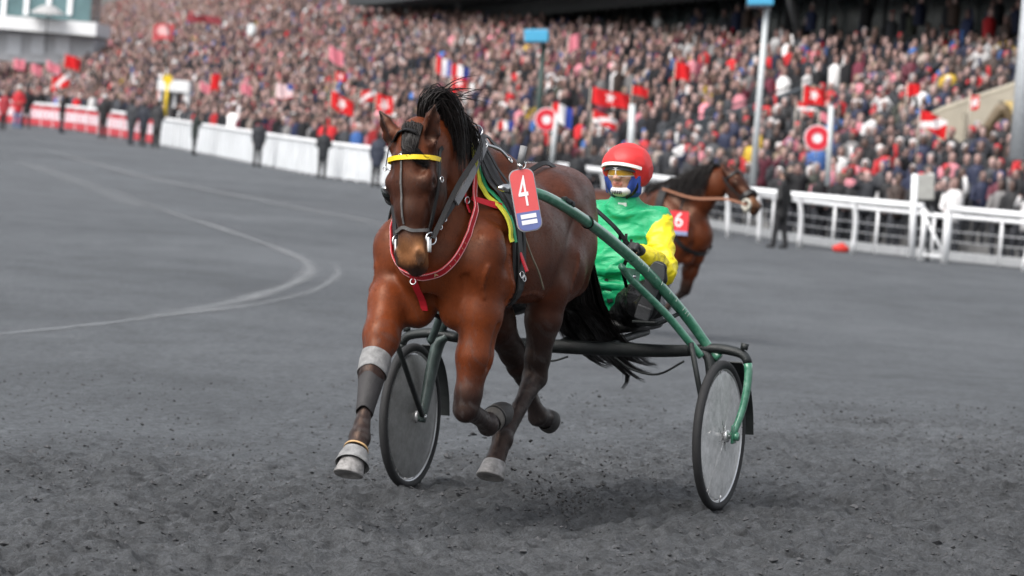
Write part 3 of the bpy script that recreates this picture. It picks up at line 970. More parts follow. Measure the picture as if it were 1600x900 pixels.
def low_person(arm=0, hat=0, legs=True, seg=8):
    """small standing figure facing +x; regions 0 coat, 1 skin, 2 hair or hat, 3 trousers"""
    parts = []
    w = 1.0
    parts.append((loft([lring((0, 0, z), rx, ry, seg) for z, rx, ry in ((.78, .185, .125), (.95, .19, .13), (1.12, .185, .125), (1.30, .215, .13), (1.40, .20, .115), (1.46, .13, .09), (1.50, .06, .06))]), 0))
    hs_ = [(z, rx, ry) for z, rx, ry in ((1.48, .05, .05), (1.535, .058, .072), (1.60, .076, .092), (1.66, .078, .094), (1.71, .062, .078), (1.735, .03, .04))]
    parts.append((loft([lring((.015, 0, z), rx, ry, seg) for z, rx, ry in hs_]), 1))
    if hat == 1:
        hh = ((1.625, .088, .104), (1.68, .092, .106), (1.735, .078, .09), (1.775, .045, .05))
    elif hat == 2:
        hh = ((1.50, .07, .075), (1.58, .095, .09), (1.66, .100, .098), (1.74, .075, .085), (1.765, .03, .03))
    else:
        hh = ((1.60, .080, .078), (1.665, .086, .094), (1.725, .070, .082), (1.755, .03, .04))
    parts.append((loft([lring((-.018, 0, z), rx, ry, seg) for z, rx, ry in hh]), 2))
    for s in (-1, 1):
        sh = np.array([0, s * .20, 1.38])
        if arm == 0: el, ha = np.array([-.02, s * .25, 1.10]), np.array([.09, s * .21, .88])
        elif arm == 1: el, ha = np.array([.10, s * .25, 1.14]), np.array([.24, s * .07, 1.22])
        elif arm == 2 and s > 0: el, ha = np.array([.12, s * .27, 1.52]), np.array([.16, s * .22, 1.82])
        elif arm == 3: el, ha = np.array([.14, s * .24, 1.34]), np.array([.22, s * .08, 1.58])
        else: el, ha = np.array([.02, s * .26, 1.10]), np.array([.18, s * .12, 1.02])
        V, F = tube([sh, el, el + (ha - el) * .9], [.068, .055, .045], 6)
        parts.append(((V, [t for f in F for t in ((f[0], f[k], f[k + 1]) for k in range(1, len(f) - 1))]), 0))
        V, F = tube([el + (ha - el) * .88, ha], [.036, .03], 5)
        parts.append(((V, [t for f in F for t in ((f[0], f[k], f[k + 1]) for k in range(1, len(f) - 1))]), 1))
        if legs:
            V, F = tube([(0, s * .09, .86), (.01, s * .10, .46), (-.01, s * .105, .07), (.05, s * .11, .0)], [.098, .072, .055, .05], 6)
            parts.append(((V, [t for f in F for t in ((f[0], f[k], f[k + 1]) for k in range(1, len(f) - 1))]), 3))
    Vs, Fs, Rv, Rf, n = [], [], [], [], 0
    for (V, F), r in parts:
        Vs.append(V); Fs.append(np.array(F) + n); Rv.append(np.full(len(V), r)); Rf.append(np.full(len(F), r)); n += len(V)
    return np.concatenate(Vs), np.concatenate(Fs), np.concatenate(Rv), np.concatenate(Rf)
def open_loft(rings):
    """rings joined by triangles, closed on top only"""
    n = len(rings[0]); V = np.concatenate(rings); F = []
    for i in range(len(rings) - 1):
        for k in range(n):
            F.append((i * n + k, i * n + (k + 1) % n, (i + 1) * n + (k + 1) % n)); F.append((i * n + k, (i + 1) * n + (k + 1) % n, (i + 1) * n + k))
    b_ = (len(rings) - 1) * n
    F += [(b_, b_ + k, b_ + k + 1) for k in range(1, n - 1)]
    return V, F
def far_person(raised=False, hat=0):
    """the same figure for the far rows: a few faces each"""
    parts = [(open_loft([lring((0, 0, z), rx, ry, 6) for z, rx, ry in ((.80, .20, .13), (1.36, .22, .135), (1.49, .07, .07))]), 0),
             (open_loft([lring((.015, 0, z), rx, ry, 5) for z, rx, ry in ((1.47, .055, .06), (1.60, .08, .095), (1.72, .055, .07))]), 1)]
    if hat < 2:
        parts.append((open_loft([lring((-.02 - .01 * (hat == 0), 0, z), rx, ry, 5) for z, rx, ry in ((1.62 + .02 * hat, .088, .096), (1.765, .05, .055))]), 2))
    else:
        parts.append((open_loft([lring((-.025, 0, z), rx, ry, 5) for z, rx, ry in ((1.50, .08, .08), (1.65, .10, .10), (1.765, .045, .05))]), 2))
    if raised:
        V, F = open_loft([lring((.0, .20, 1.36), .05, .05, 4), lring((.13, .24, 1.76), .035, .035, 4)])
        parts.append(((V, F), 0))
    Vs, Fs, Rv, n = [], [], [], 0
    for (V, F), r in parts:
        Vs.append(V); Fs.append(np.array(F) + n); Rv.append(np.full(len(V), r)); n += len(V)
    return np.concatenate(Vs), np.concatenate(Fs), np.concatenate(Rv), None
def wpick(items, w):
    return random.choices(items, w)[0]

# rail line surveyed along its foot
RAILPX = [(-160, 183), (-70, 188), (30, 197), (160, 214), (250, 230), (400, 260), (500, 279), (585, 291), (700, 305), (895, 333), (1020, 355), (1120, 373), (1215, 387), (1330, 400), (1450, 412), (1600, 427), (1760, 440)]
RAIL = np.array([hit(x, y - 3) for x, y in RAILPX])
RAIL = catmull(RAIL, 600)
RAILPXX = np.array([proj(p)[0] for p in RAIL])
def rail_at(px):
    i = int(np.argmin(np.abs(RAILPXX - px)))
    return RAIL[i], unit(RAIL[min(i + 1, 599)] - RAIL[max(i - 1, 0)])
def out_of(t):
    q = np.array([t[1], -t[0], 0.0]);  q = -q if q[1] < 0 else q
    return unit(q)
# stand: curved rows of steps behind a front line
FL = catmull([at_depth(px, 240, d)[:2] for px, d in ((1900, 79), (1700, 83), (1450, 89), (1200, 96), (1000, 103.5), (800, 113), (530, 132), (300, 160), (100, 196), (-120, 236), (-230, 300), (-300, 380))], 400)
FT = np.gradient(FL, axis=0); FT /= np.linalg.norm(FT, axis=1)[:, None]
FN = np.stack([FT[:, 1], -FT[:, 0]], 1)
FS = np.concatenate([[0], np.cumsum(np.linalg.norm(np.diff(FL, axis=0), axis=1))])
TREAD, RISE, Z0 = .85, .306, -.30
M_RISE = RISE / TREAD
def stand_xy(k, s):
    """k: metres along the front line from its near end, s: metres behind it"""
    i = np.clip(np.interp(k, FS, np.arange(400)), 0, 398.999); i0 = i.astype(int) if hasattr(i, 'astype') else int(i); f = i - i0
    f = np.asarray(f)[..., None]
    return FL[i0] * (1 - f) + FL[i0 + 1] * f + (FN[i0] * (1 - f) + FN[i0 + 1] * f) * np.asarray(s)[..., None]
def stand_z(s):
    return Z0 + np.maximum(0, np.floor(np.asarray(s) / TREAD)) * RISE
_K, _S = np.meshgrid(np.linspace(0, FS[-1], 400), np.linspace(0, 31, 140))
_P = stand_xy(_K.ravel(), _S.ravel())
_W = np.column_stack([_P, Z0 + _S.ravel() * M_RISE])
def stand_hit(px, py, dz=0.0):
    v = _W + np.array([0, 0, dz]) - CP
    z = v @ FV
    e = (800 + FPX * (v @ RV) / z - px) ** 2 + (450 - FPX * (v @ UV) / z - py) ** 2
    i = int(np.argmin(e))
    return _W[i], _K.ravel()[i], _S.ravel()[i]

WPAINT = mat('white_paint', (.74, .75, .76), .45, var=.07, vscale=3, bstr=.05, bscale=30)
WPANEL = mat('white_panel', (.62, .64, .66), .5, var=.10, vscale=1.2)
GREYC = mat('stand_concrete', (.20, .20, .20), .85, var=.25, vscale=1.5, bstr=.3, bscale=12)
BEIGEC = mat('beige_concrete', (.33, .30, .24), .85, var=.15, vscale=1.2, bstr=.3, bscale=10)
DKSTEEL = mat('dark_steel', (.03, .035, .04), .5, var=.2)
def wempty(name, p, rz=0.0):
    mm = Matrix.Translation(Vector([float(v) for v in p])) @ Matrix.Rotation(rz, 4, 'Z')
    return empty(name, mm)
def wobj(name, vf, mt, root, smooth=True):
    """geometry given in world coordinates, parented to a thing that stands at its base"""
    V = np.asarray(vf[0], float)
    if root is not None:
        inv = np.array(root.matrix_world.inverted())
        V = V @ inv[:3, :3].T + inv[:3, 3]
    return obj(name, V, vf[1], mt, root, smooth)
def along(px0, px1, step, shift=0.0):
    """points on the rail line between two pixels, evenly spaced in metres"""
    i0 = int(np.argmin(np.abs(RAILPXX - px0))); i1 = int(np.argmin(np.abs(RAILPXX - px1)))
    P = RAIL[i0:i1 + 1]
    d = np.concatenate([[0], np.cumsum(np.linalg.norm(np.diff(P, axis=0), axis=1))])
    n = max(2, int(round(d[-1] / step)) + 1)
    q = np.linspace(0, d[-1], n)
    Q = np.stack([np.interp(q, d, P[:, k]) for k in range(3)], 1)
    if shift:
        T = np.gradient(Q, axis=0); N = np.array([out_of(unit(t)) for t in T]); Q = Q + N * shift
    Q[:, 2] = zg(Q[:, 0], Q[:, 1])
    return Q
UP = np.array([0, 0, 1.0])
# ---- open white running rail on the right
def open_rail(px0, px1, name, label, h, shift, rr, step, lean):
    Q = along(px0, px1, step, shift)
    root = tag(wempty(name, Q[len(Q) // 2]), label, 'rail')
    wobj('top_rail', tube(Q + UP * h, rr, 10), WPAINT, root)
    for i, p in enumerate(Q):
        t = unit(Q[min(i + 1, len(Q) - 1)] - Q[max(i - 1, 0)]); o = out_of(t)
        wobj('post', tube(catmull([p + o * lean + t * -.12, p + o * lean * .5 + UP * h * .6, p + UP * (h - rr * .4)], 7), [.056] * 7, 8), WPAINT, root)
    return root, Q
r1, Q1 = open_rail(868, 1436, 'running_rail', 'white open running rail with slanting posts beside the man in black on the right', 1.20, 0.0, .082, 1.95, .20)
r2, Q2 = open_rail(1476, 1790, 'running_rail', 'white open running rail at the far right, past the gate', 1.20, 0.0, .082, 1.95, .20)
def wire_fence(px0, px1, label):
    Q = along(px0, px1, 2.0, 1.7)
    root = tag(wempty('crowd_barrier', Q[len(Q) // 2]), label, 'barrier')
    wobj('hand_rail', tube(Q + UP * 1.02, .045, 8), WPAINT, root)
    for z in (.22, .45, .68):
        wobj('wire', tube(Q + UP * z, .014, 6), mat('galvanised', (.42, .43, .44), .4, .6), root)
    wobj('kick_board', strap(Q + UP * .12, out_of(unit(Q[1] - Q[0])) * -1, .20, .02), mat('grey_board', (.30, .31, .32), .7), root, False)
    for p in Q:
        wobj('post', tube([p, p + UP * 1.02], .034, 8), WPAINT, root)
wire_fence(868, 1790, 'white spectator barrier with wires just behind the open running rail')
# gate between the two rails
ga, ta = rail_at(1438); gb, _ = rail_at(1474)
gate = tag(wempty('gate', (ga + gb) / 2), 'white rail gate with a diagonal brace between the two open rails', 'gate')
ga[2] = zg(ga[0], ga[1]); gb[2] = zg(gb[0], gb[1])
oo = out_of(ta)
for p, r in ((ga, .05), (gb, .085)):
    wobj('gate_post', tube([p, p + UP * 1.15], r, 8), WPAINT, gate)
wobj('brace', tube([ga + UP * 1.0, gb + UP * .15], .034, 8), WPAINT, gate)
wobj('upper_bar', tube([ga + UP * 1.02, gb + UP * 1.02], .042, 8), WPAINT, gate)
wobj('lower_bar', tube([ga + UP * .14, gb + UP * .14], .034, 8), WPAINT, gate)
wobj('hinge_post', tube([ga + ta * .18, ga + ta * .18 + UP * 1.2], .035, 8), DKSTEEL, gate)
# ---- white boarded fence in the middle, red and white advertising boards on the left
def board_fence(px0, px1, step, name, label, mats, h=1.06, cat='fence'):
    Q = along(px0, px1, step)
    root = tag(wempty(name, Q[len(Q) // 2]), label, cat)
    wobj('top_rail', tube(Q + UP * (h + .03), .075, 8), WPAINT, root)
    for i in range(len(Q) - 1):
        a, c = Q[i], Q[i + 1]; t = unit(c - a); o = out_of(t); L = np.linalg.norm(c - a)
        wobj('panel', obox((a + c) / 2 + UP * (h / 2 + .02), t * (L / 2 - .012), o * .02, UP * (h / 2 - .03)), mats(i), root, False)
        wobj('post', obox(a + UP * (h / 2) - o * .03, t * .022, o * .03, UP * (h / 2)), WPANEL, root, False)
    return root, Q
board_fence(248, 872, .98, 'board_fence', 'long white boarded fence along the track left of the front horse', lambda i: WPANEL)
adroot, AQ = board_fence(-170, 240, 2.9, 'advertising_fence', 'red and white advertising boards along the far left of the track', lambda i: mat('board_red', (.52, .045, .06), .5, var=.08, vscale=2))
ADW = mat('board_white', (.72, .66, .70), .5, var=.12, vscale=1.1)
for i in range(len(AQ) - 1):
    a, c = AQ[i], AQ[i + 1]; t = unit(c - a); o = out_of(t); L = np.linalg.norm(c - a)
    wobj('white_field', obox((a + c) / 2 + UP * .60 - o * .026, t * (L * .43), o * .006, UP * .20), ADW, adroot, False)
    for u in (-.22, .12):
        wobj('printed_mark', obox((a + c) / 2 + t * L * u + UP * .60 - o * .034, t * .20, o * .003, UP * .10), mat('board_pink', (.60, .20, .24), .5), adroot, False)

# ------------------------------------------------------------------ people standing on the track by the rail
def obj_color_mat(name, rough=.7, mult=1.0):
    if name in MATS: return MATS[name]
    mt, nt, b = new_mat(name)
    oi = nt.nodes.new('ShaderNodeObjectInfo')
    n = noise(nt, 12, 4)
    r = ramp(nt, n.outputs['Fac'], [(.3, .75 * mult), (.7, 1.2 * mult)])
    nt.links.new(mixrgb(nt, 'MULTIPLY', 1, oi.outputs['Color'], r.outputs[0]), b.inputs['Base Color'])
    b.inputs['Roughness'].default_value = rough
    MATS[name] = mt
    return mt
CLOTH = obj_color_mat('cloth')
PSKIN = mat('face_skin', (.48, .29, .22), .55)
PHAIR = mat('dark_hair', (.018, .012, .009), .6)
def standing_figure(arms, stance):
    """one figure of 1.75 m facing +x as parts: body, coat, trousers, hair"""
    b_ = Vol((-.30, -.42, -.02), (.42, .42, 1.80), .016)
    b_.cap((.015, 0, 1.60), (.02, 0, 1.66), (.072, .092), (.075, .095), .02); b_.cap((0, 0, 1.45), (.01, 0, 1.58), .052, .052, .02)
    b_.ell((.10, 0, 1.60), .018, .02)
    b_.chain([(0, 0, .95, .14, .10), (0, 0, 1.2, .13, .10), (0, 0, 1.38, .15, .09)], .04)
    JJ = {}
    for s in (-1, 1):
        ft = np.array([stance * s, s * .11, .045])
        kn_ = np.array([stance * s * .5 + .015, s * .10, .48])
        b_.chain([(0, s * .09, .90, .075, .08), (*kn_, .05, .052), (*ft, .036, .036)], .03)
        b_.cap(ft, ft + (.15, s * .02, -.015), (.042, .032), (.036, .024), .02)
        el, ha = [np.array(q) * (1, s, 1) for q in arms]
        sh = np.array([0, s * .185, 1.385])
        b_.chain([(*sh, .045, .045), (*el, .038, .038), (*ha, .028, .028)], .02)
        b_.ell(ha + unit(ha - el) * .05, (.045, .03, .045), .02)
        JJ[s] = (sh, el, ha, kn_, ft)
    body = b_.skin(2)[:2]
    c_ = Vol((-.34, -.46, .60), (.46, .46, 1.62), .016)
    c_.chain([(0, 0, .74, .205, .145), (0, 0, 1.0, .20, .145), (0, 0, 1.25, .205, .14), (0, 0, 1.38, .185, .12)], .05)
    c_.cap((0, 0, 1.40), (0, 0, 1.50), (.10, .09), (.078, .078), .04)
    for s in (-1, 1):
        sh, el, ha, kn_, ft = JJ[s]
        c_.chain([(*sh, .078, .078), (*el, .066, .066), (*(el + (ha - el) * .85), .052, .052)], .03)
    coat = c_.skin(2)[:2]
    t_ = Vol((-.36, -.34, -.03), (.30, .34, .98), .016)
    for s in (-1, 1):
        sh, el, ha, kn_, ft = JJ[s]
        t_.chain([(0, s * .09, .88, .105, .11), (*kn_, .078, .08), (*(ft + (0, 0, .05)), .062, .066)], .03)
        t_.cap(ft + (-.02, 0, .0), ft + (.16, s * .02, -.012), (.055, .045), (.046, .034), .02)
    tro = t_.skin(2)[:2]
    h_ = Vol((-.14, -.14, 1.46), (.16, .14, 1.82), .012)
    h_.ell((-.012, 0, 1.675), (.105, .088, .088), .02); h_.ell((-.03, 0, 1.60), (.075, .078, .07), .02)
    h_.ell((.13, 0, 1.575), (.075, .09, .085), .01, None, 0, True)
    hair = h_.skin(2)[:2]
    return body, coat, tro, hair
FIGS = []
for arms, st in ((((-.03, .25, 1.10), (.05, .22, .86)), .05), (((.02, .27, 1.12), (.20, .10, 1.05)), .02), (((.13, .24, 1.20), (.24, .09, 1.42)), .06), (((-.06, .27, 1.12), (.02, .17, .95)), .12)):
    FIGS.append([mesh('figure', v, f) for v, f in standing_figure(arms, st)])
for fg in FIGS:
    for me, mt_ in zip(fg, (PSKIN, CLOTH, CLOTH, PHAIR)): me.materials.append(mt_)
def person(px, py, hpx, fig, face, coat, trou, label, group=None, hair=None):
    p = hit(px, py)
    h = hpx * proj(p)[2] / FPX / 1.75
    h = min(max(h, .88), 1.12)
    r = wempty('person', p, math.radians(face))
    tag(r, label, 'person', group)
    for nm, me, colr in zip(('body', 'coat', 'trousers', 'hair'), FIGS[fig], (None, coat, trou, None)):
        o = bpy.data.objects.new(nm, me)
        COL.objects.link(o); o.parent = r; o.scale = (h * .88, h * .86, h)
        if colr: o.color = (*colr, 1)
    if hair is not None:
        v, f = loft([lring((0, 0, z), rx, ry, 12) for z, rx, ry in ((1.66, .105, .118), (1.70, .10, .11), (1.76, .085, .095), (1.80, .04, .045))])
        o = obj('hat', v * h, f, mat('hat_%s' % hair[0], hair[1], .8), r)
    return r
BK, NV, JN = (.010, .010, .012), (.016, .019, .030), (.06, .12, .24)
G_ = None
person(4, 203, 62, 0, -100, (.30, .02, .03), BK, 'person in a red top at the left edge of the picture by the advertising boards')
person(26, 200, 66, 1, -70, (.50, .02, .03), JN, 'person in a red jacket and blue jeans beside the advertising boards', hair=('pale', (.5, .5, .5)))
person(40, 200, 66, 3, 120, BK, BK, 'person in black next to the red-jacketed person by the advertising boards')
person(95, 208, 64, 0, 10, BK, NV, 'lone person in black before the advertising boards, left of the pale-capped man')
person(159, 217, 68, 1, 95, BK, BK, 'person in black coat and pale cap before the advertising boards', hair=('pale', (.5, .5, .5)))
person(203, 226, 72, 0, 60, (.03, .032, .038), (.035, .04, .05), 'leftmost of three people in dark clothes at the end of the advertising boards')
person(222, 228, 70, 3, 80, NV, BK, 'middle of three people in dark clothes at the end of the advertising boards')
person(243, 231, 74, 1, 110, (.035, .035, .038), BK, 'rightmost of three people in dark clothes at the end of the advertising boards')
person(302, 242, 70, 2, 30, (.016, .022, .020), BK, 'slim person in black by the start of the white boarded fence')
person(401, 261, 77, 0, 90, (.018, .020, .026), BK, 'stocky person in dark coat facing the white boarded fence')
person(502, 279, 81, 1, 85, (.012, .014, .018), BK, 'person in black hooded coat before the white fence, hands together')
person(586, 292, 86, 0, 80, (.020, .026, .045), BK, 'person in navy coat just left of the front horse\'s head')
person(896, 334, 100, 1, 100, (.010, .011, .014), BK, 'person in black between the front horse and its driver', hair=('maroon', (.10, .02, .03)))
person(1217, 388, 122, 3, 150, (.008, .008, .009), BK, 'person in a long black coat leaning on the open rail at the right')

# ------------------------------------------------------------------ the grandstand
gs = tag(wempty('grandstand', (8, 118, Z0)), 'stepped concrete grandstand packed with spectators behind the rail', 'grandstand')
K0, K1 = 0.0, float(FS[-1])
def strip(s0, s1, z0, z1, ks):
    a, c = stand_xy(ks, np.full(len(ks), s0)), stand_xy(ks, np.full(len(ks), s1))
    V = []
    for p, q in zip(a, c):
        V += [(p[0], p[1], z0), (p[0], p[1], z1), (q[0], q[1], z1), (q[0], q[1], z0)]
    F = [(i * 4 + k, i * 4 + k + 1, (i + 1) * 4 + k + 1, (i + 1) * 4 + k) for i in range(len(ks) - 1) for k in range(3)]
    F += [(0, 3, 2, 1), tuple((len(ks) - 1) * 4 + k for k in range(4))]
    return np.array(V, float), F
ks_ = np.linspace(K0, K1, 90)
for r in range(1, 50):
    kk = ks_ if r < 31 else ks_[ks_ > 105]
    wobj('step', strip(r * TREAD, r * TREAD + TREAD + .02, Z0 - 1 + (r - 1) * RISE, Z0 + r * RISE, kk), GREYC, gs, False)
wobj('apron', strip(-30, TREAD, Z0 - 1.0, Z0 - .32, ks_), GREYC, gs, False)
# covered gallery over the upper rows on the right: dark glazed back, deep roof
GK = np.array([0, 28, 56, 95, 135]); GS = np.array([12.2, 12.2, 13.0, 16.0, 19.6])
gk = np.linspace(0, 132, 40)
def gline(ds): return stand_xy(gk, np.interp(gk, GK, GS) + ds)
def wall_of(P, z0, z1, th):
    t = np.gradient(P, axis=0); t /= np.linalg.norm(t, axis=1)[:, None]; n_ = np.stack([t[:, 1], -t[:, 0]], 1) * th
    V = []
    for p, q in zip(P, n_):
        V += [(p[0], p[1], z0), (p[0], p[1], z1), (p[0] + q[0], p[1] + q[1], z1), (p[0] + q[0], p[1] + q[1], z0)]
    F = [(i * 4 + k, i * 4 + (k + 1) % 4, (i + 1) * 4 + (k + 1) % 4, (i + 1) * 4 + k) for i in range(len(P) - 1) for k in range(4)]
    F += [(0, 3, 2, 1), tuple((len(P) - 1) * 4 + k for k in range(4))]
    return np.array(V, float), F
GLAZE = mat('dark_glazing', (.012, .022, .024), .25, var=.3, vscale=.6)
wobj('gallery_back', wall_of(gline(4.8), Z0 + 3, 14.0, .3), GLAZE, gs, False)
wobj('gallery_roof', wall_of(gline(-2.4), 8.0, 8.5, 8.0), mat('roof_dark', (.03, .035, .037), .7), gs, False)
wobj('gallery_ceiling_beam', wall_of(gline(1.5), 7.3, 7.99, .5), mat('roof_dark', (.03, .035, .037), .7), gs, False)
wobj('gallery_front', wall_of(gline(.5), Z0 + 3, 4.75, .25), mat('gallery_fascia', (.03, .036, .038), .6), gs, False)
for i in range(1, 40, 2):
    p = gline(4.4)[i]
    wobj('mullion', obox((p[0], p[1], 6.3), (.07, 0, 0), (0, .07, 0), (0, 0, 1.6)), DKSTEEL, gs, False)
for px, y0, y1 in ((1243, -30, 42), (718, -30, 20)):      # slanting roof struts
    a = stand_hit(px, y1, 1.5)[0]; d = proj(a)[2]
    wobj('roof_strut', tube([at_depth(px + 4, y1 + 6, d), at_depth(px - 26, y0 - 40, d - 3)], .14 if px > 1000 else .12, 8), mat('strut_grey', (.26, .27, .28), .5), gs)
# dark parapets of the stair wells
PARA = mat('stairwell_wall', (.055, .065, .075), .7, var=.2, vscale=2)
para_zones = []
def parapet(pix, h, name='stair_parapet', mt_=None, th=.22):
    pts = []
    for x, y in pix:
        p, k, s = stand_hit(x, y, .9)
        pts.append(p)
    P = catmull(pts, 14)
    t = np.gradient(P[:, :2], axis=0); t /= np.linalg.norm(t, axis=1)[:, None]; n_ = np.stack([t[:, 1], -t[:, 0]], 1) * th
    V = []
    for p, q in zip(P, n_):
        V += [(p[0], p[1], p[2] - 1.5), (p[0], p[1], p[2] + h), (p[0] + q[0], p[1] + q[1], p[2] + h), (p[0] + q[0], p[1] + q[1], p[2] - 1.5)]
    F = [(i * 4 + k, i * 4 + (k + 1) % 4, (i + 1) * 4 + (k + 1) % 4, (i + 1) * 4 + k) for i in range(13) for k in range(4)] + [(0, 3, 2, 1), (52, 53, 54, 55)]
    wobj(name, (np.array(V), F), mt_ or PARA, gs, False)
    rl = P.copy(); rl[:, 2] += h + .12
    wobj('hand_rail', tube(rl, .03, 6), DKSTEEL, gs)
    para_zones.append((P, h))
parapet([(1030, 224), (1110, 196), (1190, 172), (1262, 150)], 1.25)
parapet([(575, 148), (610, 138), (645, 118)], 1.2)
parapet([(905, 178), (950, 160), (1000, 148)], .9)
# beige ramp wall on the right
wallp = [(1415, 205), (1470, 176), (1530, 155), (1640, 118)]
WP = []
for x, y in wallp:
    WP.append(at_depth(x, y, 99 - (x - 1445) * .01))
WP = np.array(WP)
V = []
for p in WP:
    V += [(p[0], p[1], -1), (p[0], p[1], p[2]), (p[0] + .1, p[1] + .35, p[2]), (p[0] + .1, p[1] + .35, -1)]
F = [(i * 4 + k, i * 4 + (k + 1) % 4, (i + 1) * 4 + (k + 1) % 4, (i + 1) * 4 + k) for i in range(3) for k in range(4)] + [(0, 3, 2, 1), (12, 13, 14, 15)]
ramp_wall = tag(wempty('ramp_wall', (WP[1][0], WP[1][1], -.3)), 'beige concrete ramp wall rising to the right edge of the stand', 'wall')
wobj('wall', (np.array(V), F), BEIGEC, ramp_wall, False)
cop = WP + np.array([.05, .12, .06])
wobj('coping', tube(cop, .10, 6), BEIGEC, ramp_wall)
for i, u in enumerate((.18, .42, .66, .9)):
    p = WP[0] + (WP[3] - WP[0]) * u
    wobj('rib', obox((p[0], p[1] - .05, p[2] / 2 - .5), (.04, 0, 0), (0, .05, 0), (0, 0, p[2] / 2 + .4)), BEIGEC, ramp_wall, False)
a = at_depth(1556, 212, 95); d = 95
arch = tag(wempty('bronze_arch', a), 'brown bent arch-like sculpture before the beige ramp wall', 'sculpture')
wobj('arch', tube(catmull([at_depth(x, y, d) for x, y in ((1538, 216), (1545, 196), (1558, 178), (1566, 170), (1574, 180), (1578, 198), (1578, 216))], 22), [.16 - .05 * abs(k - 11) / 11 for k in range(22)], 10), mat('bronze', (.12, .085, .045), .5, var=.3), arch)
wobj('crest', tube(catmull([at_depth(x, y, d + .2) for x, y in ((1566, 170), (1585, 178), (1602, 190))], 10), np.linspace(.2, .5, 10), 8), mat('ochre_metal', (.36, .26, .09), .6), arch)

# white building with a balcony beyond the left end of the stand
BD = 232.0
wb = tag(wempty('club_building', (at_depth(40, 150, BD)[0], BD + 6, 0)), 'white building with a glazed balcony beyond the left end of the stand', 'building')
def wbox(px0, px1, y0, y1, d0, d1, name, mt_):
    a, c = at_depth(px0, (y0 + y1) / 2, d0), at_depth(px1, (y0 + y1) / 2, d0)
    zt, zb = at_depth((px0 + px1) / 2, y0, d0)[2], at_depth((px0 + px1) / 2, y1, d0)[2]
    return wobj(name, box((a[0], d0, zb), (c[0], d1, zt)), mt_, wb, False)
wbox(-120, 152, 25, 46, BD, BD + 8, 'balcony_band', WPAINT)
wbox(-120, 148, 48, 95, BD + 1.5, BD + 8, 'lower_wall', mat('shaded_wall', (.42, .43, .45), .6))
wbox(-120, 145, -40, 24, BD + 2.5, BD + 8, 'upper_wall', mat('pale_glass', (.10, .17, .18), .2, var=.3, vscale=.4))
for px in (12, 50, 88):
    wbox(px, px + 22, 54, 86, BD + 1.4, BD + 1.5, 'window', mat('pale_window', (.55, .57, .60), .3))
for px in (5, 40, 75, 108):
    wbox(px, px + 7, -40, 24, BD + 2.3, BD + 2.5, 'mullion', WPAINT)
um = at_depth(74, 30, BD - 1)
ub = tag(wempty('patio_umbrella', um - np.array([0, 0, 2.0])), 'grey umbrella on the balcony of the white building', 'umbrella')
wobj('canopy', lathe([(.02, .75), (.5, .60), (1.0, .25), (1.05, .15), (.95, .18), (.02, .6)], um + np.array([0, 0, .15]), (0, 0, 1), 12), mat('umbrella_grey', (.35, .35, .35), .7), ub, False)
wobj('pole', tube([um - np.array([0, 0, 2.0]), um + np.array([0, 0, .8])], .04, 6), DKSTEEL, ub)

# ------------------------------------------------------------------ the crowd
VAR = [low_person(a, h, lg) for a in (0, 1, 2, 3) for h in (0, 1, 2) for lg in (True,)]
VARC = [far_person(a, h) for a in (False, False, True) for h in (0, 1, 2)]
spots = []
def add_spot(x, y, z, shade=1.0):
    u, v_, d = proj((x, y, z + 1.6))
    if -90 < u < 1690 and v_ > -45:
        spots.append((d, u, v_, x, y, z, shade))
sr = random.Random(5)
for r in range(0, 50):
    s0 = r * TREAD + .4
    k = 0.0
    while k < K1:
        k += sr.uniform(.50, .86)
        if r == 0 and sr.random() < .3: continue
        if r >= 31 and k < 106: continue
        s = s0 + sr.uniform(-.12, .12)
        gsk = np.interp(k, GK, GS)
        if k < 135 and s > gsk + .1: continue
        if k < 135 and abs(s - gsk - .6) < .4: continue
        if sr.random() < .05: continue
        p = stand_xy(np.array([k]), np.array([s]))[0]
        z = Z0 + r * RISE
        bad = False
        for P, h in para_zones:
            dd = np.linalg.norm(P[:, :2] - p, axis=1)
            i = int(np.argmin(dd))
            if dd[i] < .9 and True:
                bad = True; break
            if dd[i] < 2.6 and p[1] < P[i, 1] and sr.random() < .75:
                bad = True; break
        u, v_, d = proj((p[0], p[1], z + 1.2))
        if 1425 < u < 1700 and d > 98.5 - (u - 1445) * .01 and v_ > 213 - (u - 1445) * .42:
            bad = True
        if 1455 < u < 1700 and d > 91 and v_ < 232 and d < 100 and sr.random() < .8:
            bad = True
        if not bad: add_spot(p[0], p[1], z)
# people standing on the flat between the rail and the steps
i0 = 0
for row, off in enumerate((2.35, 2.95, 3.6, 4.4, 5.3, 6.4, 7.6, 9.0, 10.5, 12.2, 14.0)):
    T = np.gradient(RAIL, axis=0)
    L = np.concatenate([[0], np.cumsum(np.linalg.norm(np.diff(RAIL, axis=0), axis=1))])
    q = 0.0
    while q < L[-1]:
        q += sr.uniform(.45, .85)
        i = min(int(np.interp(q, L, np.arange(600))), 598)
        t = unit(T[i]); o = out_of(t)
        ofs = off - (1.4 if RAILPXX[i] < 868 else 0) + sr.uniform(-.2, .2)
        p = RAIL[i] + o * ofs
        dmin = np.linalg.norm(FL - p[:2], axis=1); j = int(np.argmin(dmin))
        if (p[:2] - FL[j]) @ FN[j] > -.2: continue
        if sr.random() < .12: continue
        add_spot(p[0], p[1], float(zg(p[0], p[1])) + .02)
